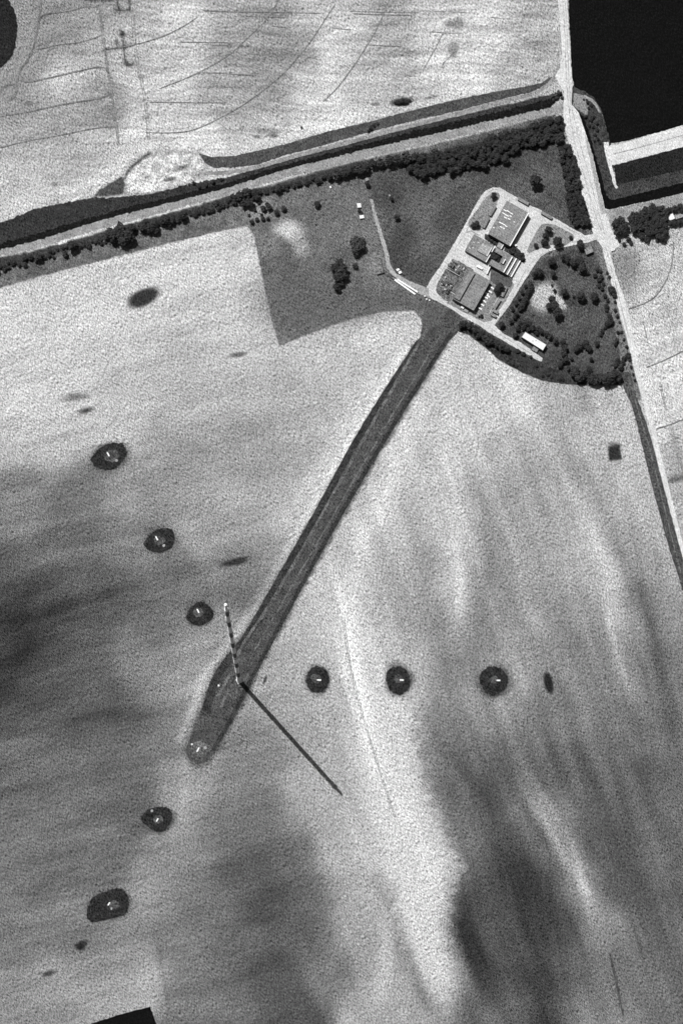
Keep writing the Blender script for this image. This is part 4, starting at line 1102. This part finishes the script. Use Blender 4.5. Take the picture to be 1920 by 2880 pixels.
# hedge trees in the strip below the canal bank, east part
many(Z(560,420,2.45,[(900,185,28),(950,180,34),(1000,165,32),(1040,150,34),(1100,140,36),(1150,130,34),(1200,105,32),(1250,95,34),(1310,80,42),(1370,70,36),(1425,60,46),(1490,55,38),(1540,60,40)]), 'dark bushy tree in the row between canal bank and grass left of the wood', 'bushy trees along the canal bank')
many(Z(560,420,2.45,[(545,275,34),(230,335,30)]), 'low dark bush in the strip along the canal bank above the grass', 'low bushes along the canal bank', shrub=True, mat='leaf_shrub')
many(Z(560,420,2.45,[(280,325,38),(330,300,40),(385,300,34),(345,365,36),(310,370,30),(400,330,28)]), 'dark tree in the thick clump at the corner above the pale rubble', 'trees of the clump above the rubble')
many(Z(560,420,2.45,[(445,410,24),(485,405,26),(470,380,18),(535,435,22),(585,410,20),(365,500,18),(400,485,18),(440,478,18),(475,478,16),(385,420,14),(345,455,12),(410,370,14),(430,450,12)]), 'small dark shrub among the pale rubble below the tree clump', 'shrubs among the rubble', shrub=True, mat='leaf_shrub')
# west hedge trees (zoom 4)
many(Z(0,420,2.45,[(770,585,46),(830,545,48),(880,595,50),(850,625,40),(780,620,34),(905,545,34),(820,590,44)]), 'dark tree in the largest clump of the hedge above the bright west field', 'trees of the largest hedge clump')
many(Z(0,420,2.45,[(985,530,34),(1030,545,36),(1060,520,40),(1075,560,28),(1010,500,28)]), 'dark tree in the middle clump of the hedge above the bright west field', 'trees of the middle hedge clump')
many(Z(0,420,2.45,[(1140,485,38),(1185,490,28),(1120,510,20),(1160,520,22)]), 'dark tree in the right-hand clump of the hedge above the bright west field', 'trees of the right hedge clump')
for x, y, r, l in [(500,660,38,'round dark tree standing alone in the hedge left of its largest clump'),(270,750,28,'small round dark tree at the left end of the hedge above the west field'),(1260,455,36,'round dark tree at the right end of the hedge above the west field')]:
    p = Z(0,420,2.45,[(x,y,r)])[0]; tree(*p, l)
many(Z(0,420,2.45,[(90,790,18),(370,710,14)]), 'low dark bush in the hedge line below the pale canal bank', 'low bushes of the hedge line', shrub=True, mat='leaf_shrub')
many(fill([(-10,748),(60,728),(160,700),(245,680),(330,655),(430,625),(540,592),(640,563),(760,530),(880,500),(980,474),(1050,452),(1050,466),(980,490),(880,518),(760,548),(640,582),(540,612),(430,645),(330,672),(245,700),(160,722),(60,752),(-10,772)], 5, 10, .74, 12), 'low dark bush in the hedge line below the pale canal bank', 'low bushes of the hedge line', shrub=True, mat='leaf_shrub')
# single trees in the west grass
for x, y, r, l, m in Z(560,420,2.45,[]) or [(1160,240,22,'small round dark bush beside the grey hut near the canal trees','leaf'),(1325,342,16,'tiny round bush right of the gravel track end','leaf'),(1360,467,22,'small round bush in dark grass right of the gravel track','leaf'),(815,380,28,'faint mid-grey bush alone in the grass below the canal hedge','leaf_shrub')]:
    p = Z(560,420,2.45,[(x,y,r)])[0]; tree(*p, l, mat=m, shrub=m == 'leaf_shrub')
many(Z(560,420,2.45,[(935,820,40),(985,830,44),(955,880,42),(1000,870,34),(970,780,30),(945,950,26),(960,970,20),(975,920,28)]), 'dark tree in the pear-shaped clump in the middle of the west grass', 'trees of the pear-shaped clump')
many(Z(560,420,2.45,[(1075,640,44),(1110,665,44),(1080,690,42),(1120,630,26),(1075,805,22),(1080,730,20)]), 'grey low thicket bush in the soft round thicket above the pear-shaped clump', 'bushes of the soft round thicket', shrub=True, mat='leaf_pale')
many(Z(560,420,2.45,[(1105,425,14),(1120,440,12)]), 'tiny dark bush between the two white huts', 'bushes between the white huts', shrub=True, mat='leaf_shrub')
# trees in and around the compound
def named(ox, oy, s, lst):
    for x, y, r, l in lst: tree(ox + x / s, oy + y / s, r / s, l)
named(1400,550,4.9,[(690,480,58,'upper of the dark trees on the triangular lawn'),(650,560,54,'middle dark tree on the left side of the triangular lawn'),(640,650,52,'lower dark tree on the left side of the triangular lawn'),(810,630,78,'largest round dark tree on the triangular lawn, overhanging the lane'),(520,690,34,'small dark bushy tree at the lower left of the triangular lawn'),(1000,580,30,'small dark tree at the pointed right end of the triangular lawn'),(1130,670,70,'mid-grey tree overhanging the gatehouse at the entrance'),(740,910,68,'round dark tree inside the curve of the lane facing the triangular lawn'),
 (900,850,50,'leftmost dark tree in the big clump below the gatehouse'),(960,880,56,'second dark tree from the left in the big clump below the gatehouse'),(1040,920,64,'third dark tree from the left in the big clump below the gatehouse'),(1120,900,60,'dark tree in the big clump nearest the gatehouse'),(1150,990,66,'lowest large dark tree in the big clump below the gatehouse'),(1235,1070,26,'tiny dark bush just below the big clump under the gatehouse'),(560,1060,64,'dark tree above the pale bare ground, right one of a pair'),(500,1090,46,'dark tree above the pale bare ground, left one of a pair'),(760,1090,52,'ragged dark bush on the right rim of the pale bare ground')])
named(1400,720,4.9,[(915,505,62,'round dark tree right of the pale bare ground, leftmost of a row of three'),(1140,560,76,'large round dark tree, middle of the row of three right of the bare ground'),(1325,560,70,'round dark tree nearest the road, rightmost of the row of three'),(1040,555,24,'tiny bush left of the middle tree of the row of three'),(745,600,60,'uppermost dark tree in the clump below the pale bare ground'),(700,690,56,'left dark tree in the clump below the pale bare ground'),(780,690,62,'middle dark tree in the clump below the pale bare ground'),(820,790,78,'lowest and largest dark tree in the clump below the pale bare ground'),(745,405,20,'tiny dark bush on the right edge of the pale bare ground'),(780,480,26,'small ragged bush between bare ground and the row of three trees'),(50,950,48,'round dark tree at the corner where lane and south road meet')])
many(Z(1400,720,4.9,[(450,395,44),(455,440,44),(420,490,46),(400,540,46),(375,590,48),(355,640,50),(330,690,48),(300,720,44),(250,800,40),(225,850,36),(180,900,36),(380,420,34),(330,500,34),(290,580,36),(250,650,36),(200,730,34)]), 'dark bush in the thick tall hedge along the east lane', 'bushes of the tall hedge along the east lane')
many(Z(1400,720,4.9,[(300,930,44),(370,920,46),(430,940,48),(480,990,46),(560,1000,44),(600,1040,44),(660,1070,46),(720,1110,44),(350,990,40),(270,1000,40),(250,1090,36),(420,1010,36),(530,1060,34)]), 'dark bush in the thicket behind the white-roofed warehouse', 'bushes of the thicket behind the warehouse')
many(Z(1280,800,2.45,[(740,400,26),(755,440,28),(750,480,26),(760,520,26),(735,530,22),(690,390,22),(720,560,20),(780,580,20)]), 'dark bush in the upright hedge right of the warehouse', 'bushes of the hedge right of the warehouse')
many(Z(1280,800,2.45,[(830,450,22),(850,430,24),(880,415,18),(900,405,24),(920,440,24),(905,430,20)]), 'dark tree in the arched clump in the middle of the south-east lawn', 'trees of the arched clump')
named(1280,800,2.45,[(972,408,20,'small round dark tree right of the arched clump on the south-east lawn'),(800,512,15,'tiny bush below the arched clump, left one'),(935,515,17,'tiny bush below the arched clump, right one'),(410,352,20,'small bush at the left end of the warehouse')])
many(Z(1280,800,2.45,[(820,610,34),(862,640,40),(895,625,30),(940,650,38),(970,665,34),(1000,640,34),(1040,660,38),(1065,640,40),(1100,620,40),(1120,640,30),(1080,670,28),(830,580,26),(925,590,24)]), 'black-green tree in the row closing the lower corner of the compound', 'trees closing the lower corner')
many(Z(1280,800,2.45,[(1140,570,22),(1150,540,20),(1110,545,18),(1160,510,20),(1190,490,22),(1120,520,18),(1100,560,16),(1065,255,30),(1045,270,24),(1060,220,20),(1030,300,14),(1010,320,18),(1000,345,16),(1110,390,18),(1100,410,16),(1120,330,14),(1040,150,18),(1050,110,16),(1030,80,16),(1080,40,26),(1095,75,20),(1065,30,18),(1010,30,16),(990,10,18),(1040,180,14),(1100,180,14),(1115,220,14),(1130,260,12),(1145,330,12),(1160,380,12),(1180,430,14),(1200,520,12),(1210,570,12),(1225,620,12),(1235,660,12),(1100,120,12)]), 'small dark shrub scattered on the verge between lawn and road', 'shrubs on the road verge', shrub=True, mat='leaf_shrub')
many(Z(1280,420,2.45,[(975,830,18),(960,870,18),(990,900,18),(1005,880,16),(1000,840,14),(1045,850,12),(1060,880,12),(1020,930,12)]), 'small dark shrub scattered on the verge between lawn and road', 'shrubs on the road verge', shrub=True, mat='leaf_shrub')
many(Z(1280,800,2.45,[(60,270,30),(100,285,32),(140,310,34),(180,340,34),(215,370,34),(250,390,30),(285,410,30),(320,430,28),(355,445,26),(40,285,24),(160,350,26),(220,400,24)]), 'dark bush in the hedge below the south road', 'bushes of the hedge below the south road')
many(Z(1280,800,2.45,[(400,545,16),(380,540,14),(420,560,14),(470,480,16),(430,460,16),(600,630,14),(720,650,16),(660,640,12),(640,620,14),(740,655,14),(560,560,14),(520,500,12)]), 'small shrub dotted along the outer edge of the dark hedge bank', 'shrubs on the hedge bank', shrub=True, mat='leaf_shrub')
named(1200,700,4.9,[(1010,520,56,'upper tree of the big dark pair between long hall and east lane'),(970,570,56,'lower tree of the big dark pair between long hall and east lane'),(1050,560,40,'smaller dark tree leaning over the low shed by the east lane'),(755,925,28,'low bush on the lawn below the row of white cars'),(720,935,18,'tiny bush on the lawn below the row of white cars')])
many(Z(1290,640,7.84,[(700,590,62),(770,620,70),(830,680,76),(870,730,60),(800,720,60),(730,650,56),(880,810,44),(840,790,44)]), 'dark small tree added to shade the courtyard of the stepped office block', 'trees added to darken the courtyard', mat='leaf')  # added trees stand in for the light well's shade
many(Z(1290,640,7.84,[(1190,480,60),(1160,540,56),(1220,560,60),(1280,610,66),(1350,620,66),(1400,680,60),(1330,680,60),(1130,500,44),(1400,600,46)]), 'dark shrub in the bed between the large hall and the stepped roofs', 'shrubs in the bed by the large hall', shrub=True, mat='leaf')
many(Z(1290,640,7.84,[(650,260,44),(720,300,44),(780,340,40),(830,380,36)]), 'grey low shrub in the bed at the end of the large hall', 'shrubs at the end of the large hall', shrub=True, mat='leaf_pale')
named(1200,510,4.9,[(920,200,44,'soft grey bush at the top end of the oval lawn'),(690,590,46,'right soft grey bush at the bottom end of the oval lawn'),(640,610,40,'left soft grey bush at the bottom end of the oval lawn')])
tree(1504,510,19,'round dark tree standing alone on the lawn above the loop road')
# right of the crossing
many(Z(1700,560,4.07,[(140,270,56),(190,250,54),(230,310,56),(180,340,58),(150,380,50),(220,370,46),(110,300,36)]), 'dark tree in the round clump at the corner of the crossing', 'trees of the round clump at the crossing')
many(fill(Z(1700,560,4.07,[(290,190),(420,130),(540,90),(650,100),(700,160),(700,420),(640,450),(560,420),(420,360),(330,350)]), 10, 14, .5, 9, [(1826,650,7)]), 'dark tree in the broad wood right of the crossing', 'trees of the broad wood right of the crossing')
many(Z(1700,560,4.07,[(430,430,44),(480,460,44),(400,400,36),(270,460,36),(300,500,30),(165,470,24),(600,470,24),(220,520,26)]), 'dark bush below the broad wood right of the crossing', 'bushes below the broad wood', shrub=True, mat='leaf_shrub')
many(Z(1700,560,4.07,[(740,130,40),(800,110,44),(860,90,46),(890,130,40),(750,270,36),(800,280,34),(850,270,36),(900,260,36),(930,80,44)]), 'dark tree standing round the white-roofed house', 'trees round the white house')
many([(p[0], p[1], p[2]) for p in Z(1560,240,3.733,[(320,330,20),(380,360,24),(400,330,22),(360,420,20),(400,430,24),(440,400,20),(440,470,20),(420,520,18),(450,560,20),(470,600,20),(410,580,16),(340,180,18),(380,210,20),(350,240,16),(300,150,14)])], 'low dark bush on the rough bank between ditch and reservoir', 'bushes on the reservoir bank', shrub=True, mat='leaf_shrub')
many([(848,359,4),(1063,348,4),(1042,360,7),(1052,352,6),(1036,368,5),(580,520,6),(600,512,7),(622,505,6),(560,525,7),(545,515,6),(1575,262,6),(1565,276,6),(1556,282,5),(1580,275,5)], 'low dark bush growing on the canal bank at the water edge', 'bushes at the canal edge', shrub=True, mat='leaf_shrub')
many([(1120,287,8),(1131,284,10),(1142,287,8),(1112,290,5),(1152,283,5)], 'dark shrub in the lone clump in the north field above the canal', 'shrubs of the lone clump in the north field', shrub=True, mat='leaf_shrub')
print('trees', NT[0], 'script objects', len(bpy.data.objects))
